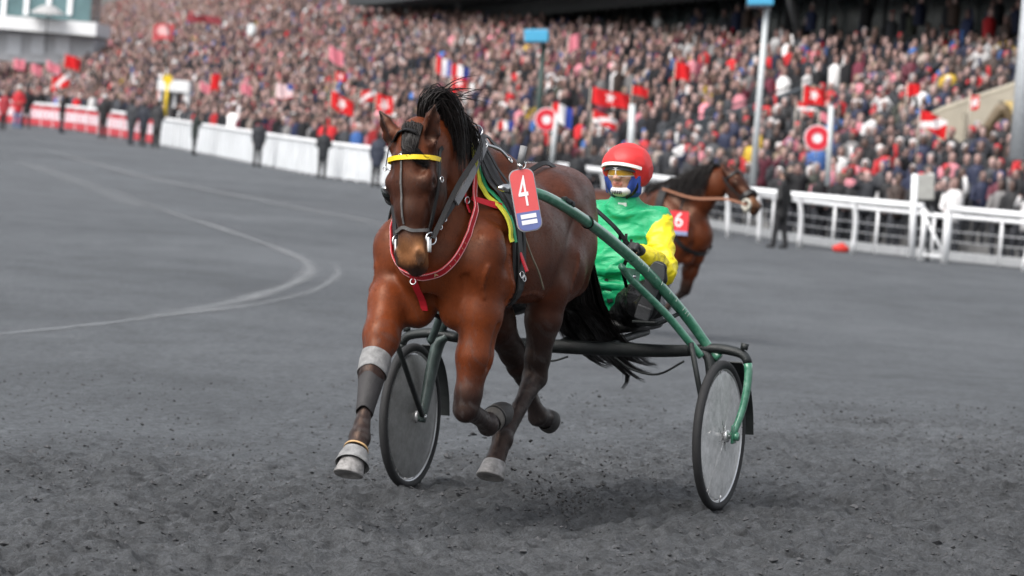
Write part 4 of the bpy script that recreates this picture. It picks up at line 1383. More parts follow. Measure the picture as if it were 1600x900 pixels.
# gallery people in the shade
for k in np.arange(2, 130, .75):
    if sr.random() < .2: continue
    p = stand_xy(np.array([k]), np.array([np.interp(k, GK, GS) + sr.uniform(1.2, 3.2)]))[0]
    add_spot(p[0], p[1], 4.9 + sr.uniform(-.5, .5))
spots.sort(key=lambda q: q[0])
NEAR = [q for q in spots if 900 < q[1] < 1660 or 340 < q[1] < 570][:300]
near_set = set(id(q) for q in NEAR)
REST = [q for q in spots if id(q) not in near_set]
# the nearest three hundred, one by one
SPM = []
HATM = [mat('headwear_%d' % i, c, .8) for i, c in enumerate(HATS)]
SKM = [mat('spectator_skin_%d' % i, c, .55) for i, c in enumerate(SKINS)]
for i, (V, F, rv, rf) in enumerate(VAR):
    for h in range(3):
        me = mesh('spectator', V, F)
        hm_ = HATM[(i * 3 + h * 4 + (6 if i % 3 == 1 and h == 2 else 0)) % len(HATM)]
        for m_ in (CLOTH, SKM[(i + h) % 5], hm_, mat('spectator_trousers', (.02, .022, .028), .8, var=.3)): me.materials.append(m_)
        me.polygons.foreach_set('material_index', rf.astype(np.int32))
        SPM.append((me, i % 3, i // 3))
sr2 = random.Random(9)
HAIRW = ('bareheaded', 'hat on', 'hood up')
for d, u, v_, x, y, z, sh in NEAR:
    me, hk, ap = sr2.choice(SPM)
    (c, cn) = sr2.choices(COATS, COATW)[0]
    o = bpy.data.objects.new('spectator', me)
    COL.objects.link(o)
    s = sr2.uniform(.98, 1.10)
    o.location = (x, y, z); o.scale = (s * sr2.uniform(.95, 1.12), s * sr2.uniform(.95, 1.12), s)
    o.rotation_euler = (0, 0, math.atan2(-y + 20, -x) + sr2.uniform(-.7, .7))
    o.color = (*c, 1)
    zone = next(n_ for lim, n_ in ((420, 'behind the white fence'), (520, 'by the hooded man'), (900, 'left of the front horse'), (1030, 'behind the driver'), (1120, 'above the second horse'),
        (1185, 'by the floodlight pole'), (1250, 'behind the railside man'), (1320, 'by the right ring sign'), (1400, 'left of the grey box'), (1480, 'behind the rail gate'), (1560, 'right of the gate'), (9999, 'at the right edge')) if u < lim)
    depth_w = 'near' if d < 91 or u < 870 else 'far'
    tag(o, '%s-coated spectator, %s, %s, %s%s' % (cn, HAIRW[hk], ('arms down', 'hands together', 'arm raised', 'hands at face')[ap], '' if depth_w == 'near' else 'farther back ', zone), 'spectator', 'spectators %s (%s)' % (zone, depth_w))
# everyone farther off reads as one mass
RV_, Fv, Cv, n = [], [], [], 0
rr = np.random.default_rng(3)
coat_arr = np.array([c for c, _ in COATS]); coat_p = np.array(COATW, float) / sum(COATW)
skin_arr = np.array(SKINS); hat_arr = np.array(HATS); hat_p = np.array(HATW, float) / sum(HATW)
for d, u, v_, x, y, z, sh in REST:
    V, F, rv, rf = VARC[rr.integers(len(VARC))]
    s = rr.uniform(.95, 1.10); a = math.atan2(-y + 20, -x) + rr.uniform(-.8, .8)
    ca, sa = math.cos(a) * s * rr.uniform(.95, 1.12), math.sin(a) * s
    W = np.stack([V[:, 0] * ca - V[:, 1] * sa + x, V[:, 0] * sa + V[:, 1] * ca + y, V[:, 2] * s + z], 1)
    pal = np.stack([coat_arr[rr.choice(len(coat_arr), p=coat_p)] * rr.uniform(.45, 1.35), skin_arr[rr.integers(5)], hat_arr[rr.choice(len(hat_arr), p=hat_p)], (.02, .022, .028)])
    RV_.append(W); Fv.append(F + n); Cv.append(pal[rv]); n += len(V)

tag(obj('crowd', np.concatenate(RV_), np.concatenate(Fv), attr_mat('crowd_cloth', .75, .25), None, True, np.clip(np.concatenate(Cv), 0, 1)),
    'dense crowd of spectators filling the stepped grandstand', 'crowd', kind='stuff')

# the bay horse in front, in the air between two beats of the trot
HX = 1.0
HF = head_frame((1.995, -.022, 1.725), (.11, 0, -1), math.radians(-11), math.radians(6.2))
HORSE = dict(veins=True, fur=260000, lo=(-.42, -.46, .14), hi=(2.46, .46, 2.06), head=HF, ear_out=.075, ear_fwd=.0, ear_turn=1.1,
    neck=[(1.25, 0, 1.42, .14, .26), (1.46, 0, 1.50, .135, .25), (1.66, 0, 1.595, .112, .205), (1.82, 0, 1.665, .092, .16), (1.95, 0, 1.715, .080, .115)],
    legs=[
      dict(hind=False, top=(1.60, -.205, 1.11), j=[(1.70, -.205, .985), (1.945, -.175, .680), (2.12, -.145, .425), (2.205, -.135, .335)],
           hoof=[(2.205, -.135, .335), (2.235, -.135, .262), 0], toe=(1, 0, .1), pale=True),
      dict(hind=False, top=(1.58, .20, 1.12), j=[(1.60, .195, .955), (1.665, .165, .545), (1.345, .145, .450), (1.245, .145, .485)],
           hoof=[(1.245, .145, .485), (1.145, .145, .520), 0], toe=(-.2, 0, -1), pale=False),
      dict(hind=True, j=[(.48, .165, 1.27), (.80, .205, 1.06), (.775, .145, .640), (1.08, .115, .370), (1.155, .110, .270)],
           hoof=[(1.155, .110, .270), (1.190, .110, .192), 0], toe=(1, 0, .1), pale=True),
      dict(hind=True, j=[(.42, -.165, 1.27), (.55, -.20, .97), (.20, -.16, .655), (.0, -.13, .40), (-.10, -.13, .385)],
           hoof=[(-.10, -.13, .385), (-.205, -.13, .375), 0], toe=(-.1, 0, -1), pale=False)])
horse = tag(local_empty('horse', (HX, 0, 0)), 'bay trotting horse with yellow browband and red collar, pulling the green sulky', 'horse')
build_horse(horse, HORSE, .0068)

HV = LASTVOL
def belt(v, c, e1, e2, a0, a1, n, w, off=.006, th=.004, relax=2):
    """strap lying on the skin in the plane of e1, e2 about c, between two angles (degrees)"""
    e1, e2 = unit(e1), unit(e2)
    P, N = [], []
    for a in np.linspace(math.radians(a0), math.radians(a1), n):
        d = math.cos(a) * e1 + math.sin(a) * e2
        P.append(onskin(v, c, d, off)); N.append(d)
    P = np.array(P); N = np.array(N)
    for _ in range(relax):
        for i in range(len(P)):
            k = 0
            while dsample(v, P[i]) < off * .8 and k < 40:
                P[i] = P[i] + N[i] * .003; k += 1
        Q = P.copy(); Q[1:-1] = .25 * P[:-2] + .5 * P[1:-1] + .25 * P[2:]; P = Q
    N = np.array(N)
    return P, N, strap(P, N, w, th)

LEATHER = mat('black_leather', (.008, .0075, .0075), .45, spec=.35, bstr=.15, bscale=120)
GREYLEATHER = mat('grey_webbing', (.20, .20, .205), .6, bstr=.3, bscale=260)
STEEL = mat('bright_steel', (.62, .62, .62), .22, 1.0, var=.08)
YELLOW = mat('yellow_band', (.78, .55, .01), .42, var=.08)
LIMEY = mat('yellow_piping', (.62, .60, .05), .5, var=.1)
GREENED = mat('green_edge', (.02, .26, .13), .5)
RED = mat('red_webbing', (.50, .012, .025), .5, var=.12, bstr=.2, bscale=220)
PINKED = mat('pale_stitching', (.72, .35, .36), .6)
GOLD = mat('gold_lettering', (.80, .62, .35), .5)
LEAT2 = mat('worn_grey_leather', (.085, .082, .08), .45, bstr=.2, bscale=140)
HAIR = hair_material()

# mane blown up behind the ears and over the near side of the neck
def crest(x):
    return onskin(HV, (x, 0, 1.50), (-.25, 0, 1.0), -.012)
mp = []
for lock in range(70):
    u = (lock + random.random()) / 70
    x = 1.73 + .21 * u ** .8
    r0 = crest(x) + np.array([0, random.gauss(0, .010), 0])
    lift = (.012 + .105 * float(sstep(.35, 1.0, u))) * random.uniform(.8, 1.05)
    ln = random.uniform(.12, .26)
    wob = np.array([random.gauss(0, .014), random.gauss(0, .010), random.gauss(0, .012)])
    base = [r0, r0 + np.array([.005, .010, lift * .75]), r0 + np.array([-.045, .045, lift * 1.05]) + wob * .5,
            r0 + np.array([-.085, .090, lift * .55 - ln * .15]) + wob, r0 + np.array([-.105, .112, -ln * .55]) + wob * 1.4, r0 + np.array([-.095, .115, -ln]) + wob * 1.8]
    for h in range(17):
        sp_ = np.array([random.gauss(0, 1), random.gauss(0, 1), random.gauss(0, 1)])
        mp.append(catmull([b_ + sp_ * (.010 + .002 * k) * (1 if k < 4 else .6) for k, b_ in enumerate(base)], 11)[:random.randint(8, 11)])
for h in range(16):
    x = 1.70 + .25 * random.random(); r0 = crest(x)
    q = np.array([random.gauss(0, .03), random.gauss(0, .03), random.gauss(0, .03)])
    mp.append(catmull([r0, r0 + (.0, .02, .09), r0 + np.array([-.06, .08, .13]) + q, r0 + np.array([-.13, .15, .12]) + q * 2], 9))
V, F = strands(mp, .0036)
obj('mane', V, F, HAIR, horse)
fp = []
for i in range(400):
    j = random.gauss(0, .009); k = random.gauss(0, .012)
    w = random.random()
    a = []
    for t_, l_, dd in ((.02, .0 + .05 * w, .004), (.040, .012 + .050 * w, .010), (.060, .034 + .048 * w, .011), (.078, .062 + .038 * w, .010), (.094, .092 + .03 * w, .008)):
        tgt = hp(HF, t_ + j * (1 + 6 * t_), l_ + k * .6, .05 if t_ > .03 else -.03)
        a.append(onskin(HV, hp(HF, .15, l_ * .5, -.085), tgt - hp(HF, .15, l_ * .5, -.085), dd * random.uniform(.5, 1.3)))
    a[-1] = a[-1] + np.array([0, random.uniform(0, .02), random.gauss(0, .01)])
    fp.append(catmull(a, 9))
V, F = strands(fp, .0028)
obj('forelock', V, F, HAIR, horse)
tp = []
for lock in range(110):
    s, t, e = random.gauss(0, .85), random.gauss(0, .85), random.random()
    nseg = random.randint(9, 13)
    for h in range(22):
        ds, dt = random.gauss(0, .10), random.gauss(0, .10)
        r0 = np.array([.235 + random.uniform(-.03, .03), s * .022, 1.46 + random.uniform(-.05, .03)])
        S_, T_ = s + ds, t + dt
        wv = .02 * math.sin(lock * 1.7)
        pts = [r0, r0 + (-.10, S_ * .02, .01), (-.02 + T_ * .025, .02 + S_ * .045, 1.22), (-.085 + T_ * .05 + wv, .04 + S_ * .062, .96),
               (-.19 + T_ * .08 - wv, .07 + S_ * .080, .82 + T_ * .045), (-.38 + T_ * .10 - e * .12, .09 + S_ * .085 + wv, .715 + T_ * .05 - e * .02), (-.56 - e * .30, .11 + S_ * .085, .665 + T_ * .055)]
        tp.append(catmull(pts, 13)[:max(7, nseg - random.randint(0, 1))])
V, F = strands(tp, .0062)
obj('tail', V, F, HAIR, horse)

# bridle
o, a, le, n = HF
br_c = hp(HF, .092, 0, -.06)
P, N, vf = belt(HV, br_c, le, n, -25, 205, 40, .022, .010)
bridle_parts = []
for s in (-1, 1):
    bk = -.085 if s > 0 else -.125
    pts = [hp(HF, .03, s * .03, -.13), hp(HF, .05, s * .085, -.11), hp(HF, .115, s * .118, bk), hp(HF, .25, s * .112, bk), hp(HF, .37, s * .092, -.075), hp(HF, .455, s * .078, -.068)]
    c = catmull(pts, 18)
    c = np.array([onskin(HV, q - le * s * .075, le * s, .008) if dsample(HV, q - le * s * .075) < 0 else q for q in c])
    for _ in range(4): c[1:-1] = .25 * c[:-2] + .5 * c[1:-1] + .25 * c[2:]
    bridle_parts.append(strap(c, le * s, .020, .005))
bridle = obj('bridle', *join(*bridle_parts), LEATHER, horse, False)
obj('browband', *vf, YELLOW, bridle, False)
nb_c = hp(HF, .425, 0, -.055)
P, N, vf = belt(HV, nb_c, le, n + a * .12, -20, 200, 36, .018, .008)
P = P - a * (.018 * np.exp(-((P - nb_c) @ le / .028) ** 2))[:, None]
vf = strap(P, N, .015, .004)
obj('noseband', *vf, LEAT2, bridle, False)
c = catmull([hp(HF, .05, .0, -.01), hp(HF, .08, .0, .044), hp(HF, .13, 0, .036), hp(HF, .25, 0, .036), hp(HF, .40, 0, .032)], 20)
c = np.array([onskin(HV, q - n * .07, n, .005) for q in c])
c = c[2:]
obj('face_strap', *strap(c, n, .009, .003), LEAT2, bridle, False)
crown = [onskin(HV, hp(HF, .10, l_, -.06), n * .55 - a * .8, .010) for l_ in np.linspace(-.07, .07, 12)]
obj('crown_strap', *strap(crown, n * .5 - a, .024, .005), LEATHER, bridle, False)
for t_, l_, f_ in ((.046, .0, .020), (.085, -.004, .046)):
    obj('buckle', *ring(hp(HF, t_, l_, f_), n, .010, .0028, 14, 6), STEEL, bridle)
for s in (-1, 1):
    obj('bit_ring', *ring(hp(HF, .465, s * .082, -.062), le + .4 * n, .026, .0042, 22, 8), STEEL, bridle)
    obj('bit_shank', *obox(hp(HF, .495, s * .080, -.05), a * .034, le * .006, n * .012, .003), STEEL, bridle)
    obj('cheek_buckle', *ring(hp(HF, .19, s * .126, -.075 if s > 0 else -.12), le, .012, .003, 14, 6), STEEL, bridle)
# small ring hanging by a cord at the off-side ear
e0 = hp(HF, .02, -.10, -.02)
obj('ear_cord', *tube([e0, e0 + (0, -.012, -.09)], .0025, 6), LEATHER, bridle)
obj('ear_ring', *join(ring(e0 + np.array([0, -.016, -.10]), (1, 0, 0), .009, .0025, 12, 6), tube([e0 + (0, -.012, -.10), e0 + (.02, .02, -.105)], .003, 6)), STEEL, bridle)

# red collar with gold lettering round the base of the neck
cc = np.array([1.69, 0, 1.41])
ce = unit((.26, 0, -.46))
P, N, vf = belt(HV, cc, (0, 1, 0), ce, -55, 235, 64, .046, .016, .004, 8)
collar = obj('collar', *vf, RED, horse, False)
T = np.gradient(P, axis=0)
edges = []
for sg in (-1, 1):
    E_ = []
    for q, nn, t in zip(P, N, T):
        t = unit(t); e = unit(np.cross(t, nn)); nn2 = np.cross(e, t)
        E_.append(q + e * sg * .021 + unit(nn) * .0055)
    edges.append(strap(E_, N, .005, .0015))
obj('edge_stitching', *join(*edges), PINKED, collar, False)
for ch, u in list(zip('IR B POZI', np.linspace(.60, .80, 9))) + list(zip('A', (.455,))) + list(zip('lllll', np.linspace(.33, .41, 5))):
    if ch == ' ': continue
    k = u * (len(P) - 1); i = int(k)
    q = P[i] * (1 - (k - i)) + P[i + 1] * (k - i)
    t = unit(T[i]); nn = unit(N[i] - t * (N[i] @ t)); e = np.cross(nn, t)
    obj('letter', *place(text_mesh(ch, .030 if ch != 'l' else .018), q + nn * .0065, -t, -e, nn), GOLD, collar, False)
tz = np.linspace(1.21, .97, 12)
tp_ = np.array([onskin(HV, (1.5, -.035, z), (1, 0, 0), .012) for z in tz])
for _ in range(5): tp_[1:-1] = .25 * tp_[:-2] + .5 * tp_[1:-1] + .25 * tp_[2:]
obj('tie_strap', *strap(tp_, (1, 0, 0), .034, .004), RED, collar, False)
obj('tie_ring', *ring(tp_[5] + (.012, 0, 0), (1, 0, .2), .013, .0032, 18, 6), STEEL, collar)
s0, s1 = onskin(HV, (1.66, 0, 1.475), (0, 1, 0), .012), onskin(HV, (1.50, 0, 1.43), (0, 1, 0), .020)
obj('side_strap', *strap(catmull([s0, (s0 + s1) / 2 + (0, .012, -.004), s1], 9), (.3, 1, 0), np.linspace(.022, .036, 9), .004), RED, collar, False)
obj('side_buckle', *join(ring(s1 + (-.012, .004, -.006), (0, 1, .2), .014, .003, 14, 6), tube([s1 + (-.02, .006, -.02), s1 + (-.045, .01, -.05)], .005, 8)), STEEL, collar)
nk = [onskin(HV, (1.70, 0, 1.60 - .19 * t), (.0, 1, 0), .010) for t in np.linspace(0, 1, 8)]
obj('neck_strap', *strap(nk, (0, 1, 0), .016, .004), RED, collar, False)
obj('neck_buckle', *ring(nk[5] + (0, .006, 0), (.4, 1, 0), .015, .003, 14, 6), STEEL, collar)

# saddle pad with its yellow edge, girth, terrets
ax_t, ax_l = np.array([1.47, 0, 1.74]), np.array([1.50, 0, .95])
sc_ = np.array([1.545, 0, 1.36])
pe2 = unit((-.08, 0, -1.0))
P, N, vf = belt(HV, sc_ + (-.085, 0, 0), (0, 1, 0), pe2, -92, 62, 48, .15, .008, .008, 4)
pad = obj('saddle_pad', *vf, LEATHER, horse, False)
P1, N1, vf = belt(HV, sc_ + (.005, 0, 0), (0, 1, 0), unit((-.12, 0, -1)), -90, 14, 40, .030, .012, .010, 4)
obj('yellow_edge', *vf, LIMEY, pad, False)
P2, N2, vf = belt(HV, sc_ + (-.020, 0, 0), (0, 1, 0), unit((-.12, 0, -1)), -90, 14, 40, .016, .013, .010, 4)
obj('green_edge', *vf, GREENED, pad, False)
P3, N3, vf = belt(HV, sc_ + (-.07, 0, 0), (0, 1, 0), unit((-.06, 0, -1)), -90, 270, 80, .055, .018, .006, 4)
obj('girth', *vf, LEATHER, pad, False)
P4, N4, vf = belt(HV, sc_ + (-.12, 0, .0), (0, 1, 0), unit((-.06, 0, -1)), -80, 50, 40, .022, .022, .005, 4)
obj('tug_strap', *vf, LEATHER, pad, False)
gq = P3[int(.34 * 79)]
obj('girth_patch', *obox(gq + (0, .012, .02), (.012, 0, 0), (0, .004, .003), (.006, -.02, .05), .003), RED, pad, False)
obj('girth_buckle', *join(ring(gq + (.005, .012, -.045), (.2, 1, .2), .016, .003, 14, 6), ring(gq + (-.02, .012, -.06), (.2, 1, .2), .014, .003, 14, 6)), STEEL, pad)
top = P[6]
for yy, zz in ((.05, .035), (.085, .02)):
    t0 = onskin(HV, (1.47, yy, 1.5), (0, .2, 1), .03)
    obj('terret', *ring(t0 + (0, 0, zz), (.5, .6, .3), .024, .0035, 22, 8), STEEL, pad)
sn = onskin(HV, (1.42, .07, 1.5), (0, .4, 1), .03)
obj('snap_hook', *join(tube(catmull([sn + (.04, -.01, .03), sn + (-.03, .03, .01), sn + (-.07, .06, -.03)], 10), .007, 8), ring(sn + (-.08, .065, -.035), (0, 1, .6), .014, .004, 14, 6)), STEEL, pad)
ht = onskin(HV, (1.52, .05, 1.5), (0, .2, 1), .02)
obj('backstrap', *strap([onskin(HV, (x, .0, 1.45), (0, 0.0, 1), .008) for x in np.linspace(1.35, .55, 16)], (0, 0, 1), .022, .005), LEATHER, pad, False)
# side check from the bit to the terret: black leather, then a padded grey sleeve
b0 = hp(HF, .455, .086, -.06); b1 = onskin(HV, (1.42, .06, 1.5), (0, .25, 1), .045)
dirb = b1 - b0
obj('check_rein', *strap([b0 + dirb * t + (0, .02 * math.sin(math.pi * t), 0) for t in np.linspace(0, 1, 14)], (.3, 1, .25), .020, .006), LEATHER, horse, False)
obj('check_sleeve', *strap([b0 + dirb * t + (0, .02 * math.sin(math.pi * t) + .002, .001) for t in np.linspace(.34, .98, 10)], (.3, 1, .25), .036, .012), GREYLEATHER, horse, False)
for t in (.10, .18):
    q = b0 + dirb * t + (0, .014, 0)
    obj('rein_buckle', *ring(q, (.3, 1, .25), .013, .003, 14, 6), STEEL, horse)
# loose end of a strap hanging behind the girth
w0 = onskin(HV, (1.32, 0, 1.33), (0, 1, -.05), .02)
obj('loose_lace', *tube(catmull([w0, w0 + (-.02, .03, -.09), w0 + (-.07, .05, -.17), w0 + (-.14, .05, -.25)], 14), .0045, 7), mat('pale_lace', (.20, .17, .12), .6), horse)

# boots: grey knee boot on the off fore, bell boots on both fore feet
def sleeve(a_, b_, ra, rb, name, mt, th=.006, n=10, lat=(0, 1, 0), seg=32, wav=.0, bulge=.02):
    """close-fitting boot: a shell with rounded, unevenly cut ends"""
    a_, b_ = np.asarray(a_, float), np.asarray(b_, float)
    e = unit(b_ - a_); u = unit(np.asarray(lat, float) - e * (np.asarray(lat, float) @ e)); w_ = np.cross(e, u)
    V = []
    prof = [(0, -th * .5)] + [(t, 0) for t in np.linspace(.02, .98, n)] + [(1, -th * .5)] + [(t, -th) for t in np.linspace(.97, .03, n)]
    for t, dr in prof:
        for k in range(seg):
            q = 2 * math.pi * k / seg
            tt = t + wav * math.sin(q + .6) * (1 - 2 * t) + .35 * wav * math.sin(3 * q + 1)
            rl, ro = ra[0] + (rb[0] - ra[0]) * tt + dr, ra[1] + (rb[1] - ra[1]) * tt + dr
            bul = 1 + bulge * math.sin(math.pi * t) + .012 * math.sin(4 * q + 9 * t)
            V.append(a_ + (b_ - a_) * tt + bul * (rl * math.cos(q) * u + ro * math.sin(q) * w_))
    m_ = len(prof)
    F = [(i * seg + k, i * seg + (k + 1) % seg, ((i + 1) % m_) * seg + (k + 1) % seg, ((i + 1) % m_) * seg + k) for i in range(m_) for k in range(seg)]
    return obj(name, V, F, mt, horse)
L0 = HORSE['legs'][0]['j']; el, kn, fe, co = [np.array(q) for q in L0]
BOOT = mat('grey_boot', (.20, .20, .20), .65, var=.35, vscale=30, bstr=.4, bscale=110)
BOOT2 = mat('dark_boot', (.030, .028, .029), .7, var=.4, bstr=.3, bscale=90)
sleeve(el + (kn - el) * .70, kn + (el - kn) * .02, (.067, .075), (.066, .072), 'knee_boot', BOOT, .004, wav=.07)
sleeve(kn + (el - kn) * .10, kn + (fe - kn) * .62, (.063, .070), (.036, .050), 'shin_boot', BOOT2, .004, wav=.04, bulge=-.03)
SOLE = mat('tan_binding', (.42, .27, .13), .6)
for i, pale in ((0, True), (1, False)):
    c_, s_ = [np.array(q) for q in HORSE['legs'][i]['hoof'][:2]]
    f_ = np.array(HORSE['legs'][i]['j'][2])
    up = c_ + (f_ - c_) * .42
    if pale:
        sleeve(up, c_ + (s_ - c_) * .34, (.052, .056), (.076, .082), 'bell_boot', BOOT, .004, wav=.05)
        sleeve(up + (f_ - c_) * .10, up, (.051, .054), (.055, .059), 'boot_binding', SOLE, .006)
    else:
        sleeve(c_ + (f_ - c_) * .72, c_ + (f_ - c_) * .06, (.049, .053), (.053, .057), 'pastern_boot', mat('brown_boot', (.10, .09, .078), .65, var=.3, vscale=30, bstr=.4, bscale=110), .004, wav=.08)
        sleeve(c_ + (f_ - c_) * .26, c_ + (f_ - c_) * .16, (.0545, .0585), (.055, .059), 'boot_strap', LEATHER, .004)

# number plate hanging beside the saddle
plate = tag(local_empty('number_plate', (1.60, .40, 1.34)), 'red plate with white number 4 hanging beside the front horse\'s saddle', 'number plate')
pn = unit((.80, .60, .10)); pu = unit(np.array([.10, -.16, 1.0]) - pn * (np.array([.10, -.16, 1.0]) @ pn)); pr = np.cross(pu, pn)
pc = np.array([1.63, .40, 1.475])
def rrect(w, h, r, n=7):
    pts = []
    for cx, cy, a0 in ((w - r, h - r, 0), (-w + r, h - r, 90), (-w + r, -h + r, 180), (w - r, -h + r, 270)):
        for k in range(n):
            q = math.radians(a0 + 90 * k / (n - 1)); pts.append((cx + r * math.cos(q), cy + r * math.sin(q)))
    return pts
def slab(pts, z0, z1):
    n_ = len(pts)
    V = [(x, y, z0) for x, y in pts] + [(x, y, z1) for x, y in pts]
    F = [tuple(range(n_ - 1, -1, -1)), tuple(range(n_, 2 * n_))] + [(k, (k + 1) % n_, n_ + (k + 1) % n_, n_ + k) for k in range(n_)]
    return np.array(V), F
PW, PH = .054, .135
obj('rim', *place(slab(rrect(PW + .004, PH + .004, .036), -.005, .0), pc, pr, pu, pn), mat('plate_rim', (.30, .31, .33), .4), plate, False)
obj('board', *place(slab(rrect(PW, PH, .034), -.003, .0025), pc, pr, pu, pn), mat('plate_red', (.66, .085, .085), .35, var=.05, coat=.3), plate, False)
lowp = [(x, y) for x, y in rrect(PW - .0005, PH - .0005, .034) if y < -.06]
lowp = [(-PW + .0005, -.052)] + [p for p in lowp] + [(PW - .0005, -.052)]
obj('blue_band', *place(slab(lowp, .0026, .0040), pc, pr, pu, pn), mat('plate_blue', (.12, .15, .34), .35, var=.05), plate, False)
WHITE = mat('white_print', (.80, .80, .80), .45, var=.04)
V, F = text_mesh('4', .16, .001); V[:, 0] -= V[:, 0].mean(); V[:, 1] -= V[:, 1].mean()
obj('numeral', *place((V, F), pc + pu * .037 + pn * .0037, pr, pu, pn, .62, 1.22), WHITE, plate, False)
for yy in (-.072, -.098):
    obj('print_line', *place(slab([(-.036, -.0095), (.036, -.0095), (.036, .0095), (-.036, .0095)], 0, .001), pc + pu * yy + pn * .0042, pr, pu, pn), WHITE, plate, False)
obj('clip', *join(tube([pc + pu * .14, pc + pu * .165 + pr * .004], .012, 10), ring(pc + pu * .155 + pr * .01, pn, .018, .004, 16, 6)), STEEL, plate)
obj('grip', *tube([pc + pu * .162 + pr * .004, pc + pu * .235 + pr * .035], [.0155, .0165], 14), GREYLEATHER, plate)

# ------------------------------------------------------------------ the sulky
def paint_green():
    if 'sulky_green' in MATS: return MATS['sulky_green']
    mt, nt, b = new_mat('sulky_green')
    n = noise(nt, 26, 6, .7)
    r = ramp(nt, n.outputs['Fac'], [(.2, (.012, .095, .050)), (.45, (.030, .17, .095)), (.62, (.075, .23, .15)), (.78, (.26, .32, .28)), (.92, (.10, .105, .10))])
    nt.links.new(r.outputs[0], b.inputs['Base Color'])
    rr = ramp(nt, n.outputs['Fac'], [(.3, .22), (.8, .6)])
    nt.links.new(rr.outputs[0], b.inputs['Roughness'])
    b.inputs['Coat Weight'].default_value = 1.0
    b.inputs['Coat Roughness'].default_value = .10
    n2 = noise(nt, 120, 5, .7)
    bump(nt, b, n2.outputs['Fac'], .2, .002)
    MATS['sulky_green'] = mt
    return mt
def paint_dark():
    return mat('sulky_dark', (.011, .014, .014), .5, var=.45, vscale=22, bstr=.35, bscale=140)
GREEN, DARK = paint_green(), paint_dark()
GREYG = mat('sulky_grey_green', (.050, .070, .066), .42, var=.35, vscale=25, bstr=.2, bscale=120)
RUBBER = mat('tyre_rubber', (.016, .016, .017), .75, var=.3, vscale=30, bstr=.3, bscale=200)
ALU = mat('wheel_alloy', (.70, .70, .70), .32, .75, var=.12)
sulky = tag(local_empty('sulky', (0, 0, 0)), 'green two-wheeled racing sulky harnessed behind the bay horse', 'sulky')
def disc_material(name, col, alpha):
    if name in MATS: return MATS[name]
    mt, nt, b = new_mat(name)
    n = noise(nt, 18, 6, .75)
    r = ramp(nt, n.outputs['Fac'], [(.25, tuple(c * .6 for c in col)), (.7, col)])
    nt.links.new(r.outputs[0], b.inputs['Base Color'])
    b.inputs['Roughness'].default_value = .38
    b.inputs['Specular IOR Level'].default_value = .5
    ra = ramp(nt, n.outputs['Fac'], [(.3, max(0, alpha - .12)), (.75, min(1, alpha + .15))])
    nt.links.new(ra.outputs[0], b.inputs['Alpha'])
    MATS[name] = mt
    return mt
def wheel(side):
    c = np.array([0, side * .80, .36]); ax = np.array([0, 1.0, 0])
    w = obj('wheel', *lathe([(.030, -.045), (.030, -.030), (.020, -.026), (.020, .026), (.030, .030), (.030, .045), (.012, .05), (.001, .05)], c, ax, 22), ALU, sulky)
    R = .360
    ty = [(R - .022 + .022 * math.cos(q), .021 * math.sin(q)) for q in np.linspace(-2.6, 2.6, 15)]
    obj('tyre', *lathe(ty, c, ax, 72), RUBBER, w)
    ri = [(.322, -.013), (.338, -.016), (.343, -.012), (.338, .0), (.343, .012), (.338, .016), (.322, .013), (.312, .006), (.312, -.006), (.322, -.013)]
    obj('rim', *lathe(ri, c, ax, 72), ALU, w)
    sp = []
    for k in range(32):
        q = 2 * math.pi * k / 32; q2 = q + (.42 if k % 4 < 2 else -.42)
        y = .026 if k % 2 else -.026
        p0 = c + np.array([.027 * math.cos(q2), y, .027 * math.sin(q2)]); p1 = c + np.array([.314 * math.cos(q), y * .15, .314 * math.sin(q)])
        v, f = tube([p0, p1], .0016, 5, False)
        obj('spoke', v, f, STEEL, w)
    if side > 0:
        dm = disc_material('clear_wheel_disc', (.72, .72, .71), .68); yy = .020
    else:
        dm = disc_material('grey_wheel_disc', (.27, .27, .265), .97); yy = .026
    for sg in ((-1, 1)):
        pf = [(.032, sg * (yy + .004)), (.12, sg * (yy + .002)), (.24, sg * (yy - .004)), (.296, sg * .0150), (.304, sg * .0120)]
        obj('wheel_disc', *lathe(pf, c, ax, 64), dm, w)
    obj('valve', *tube([c + (.0, .012 * side, -.318), c + (.004, .02 * side, -.285)], .0035, 6), STEEL, w)
    return w
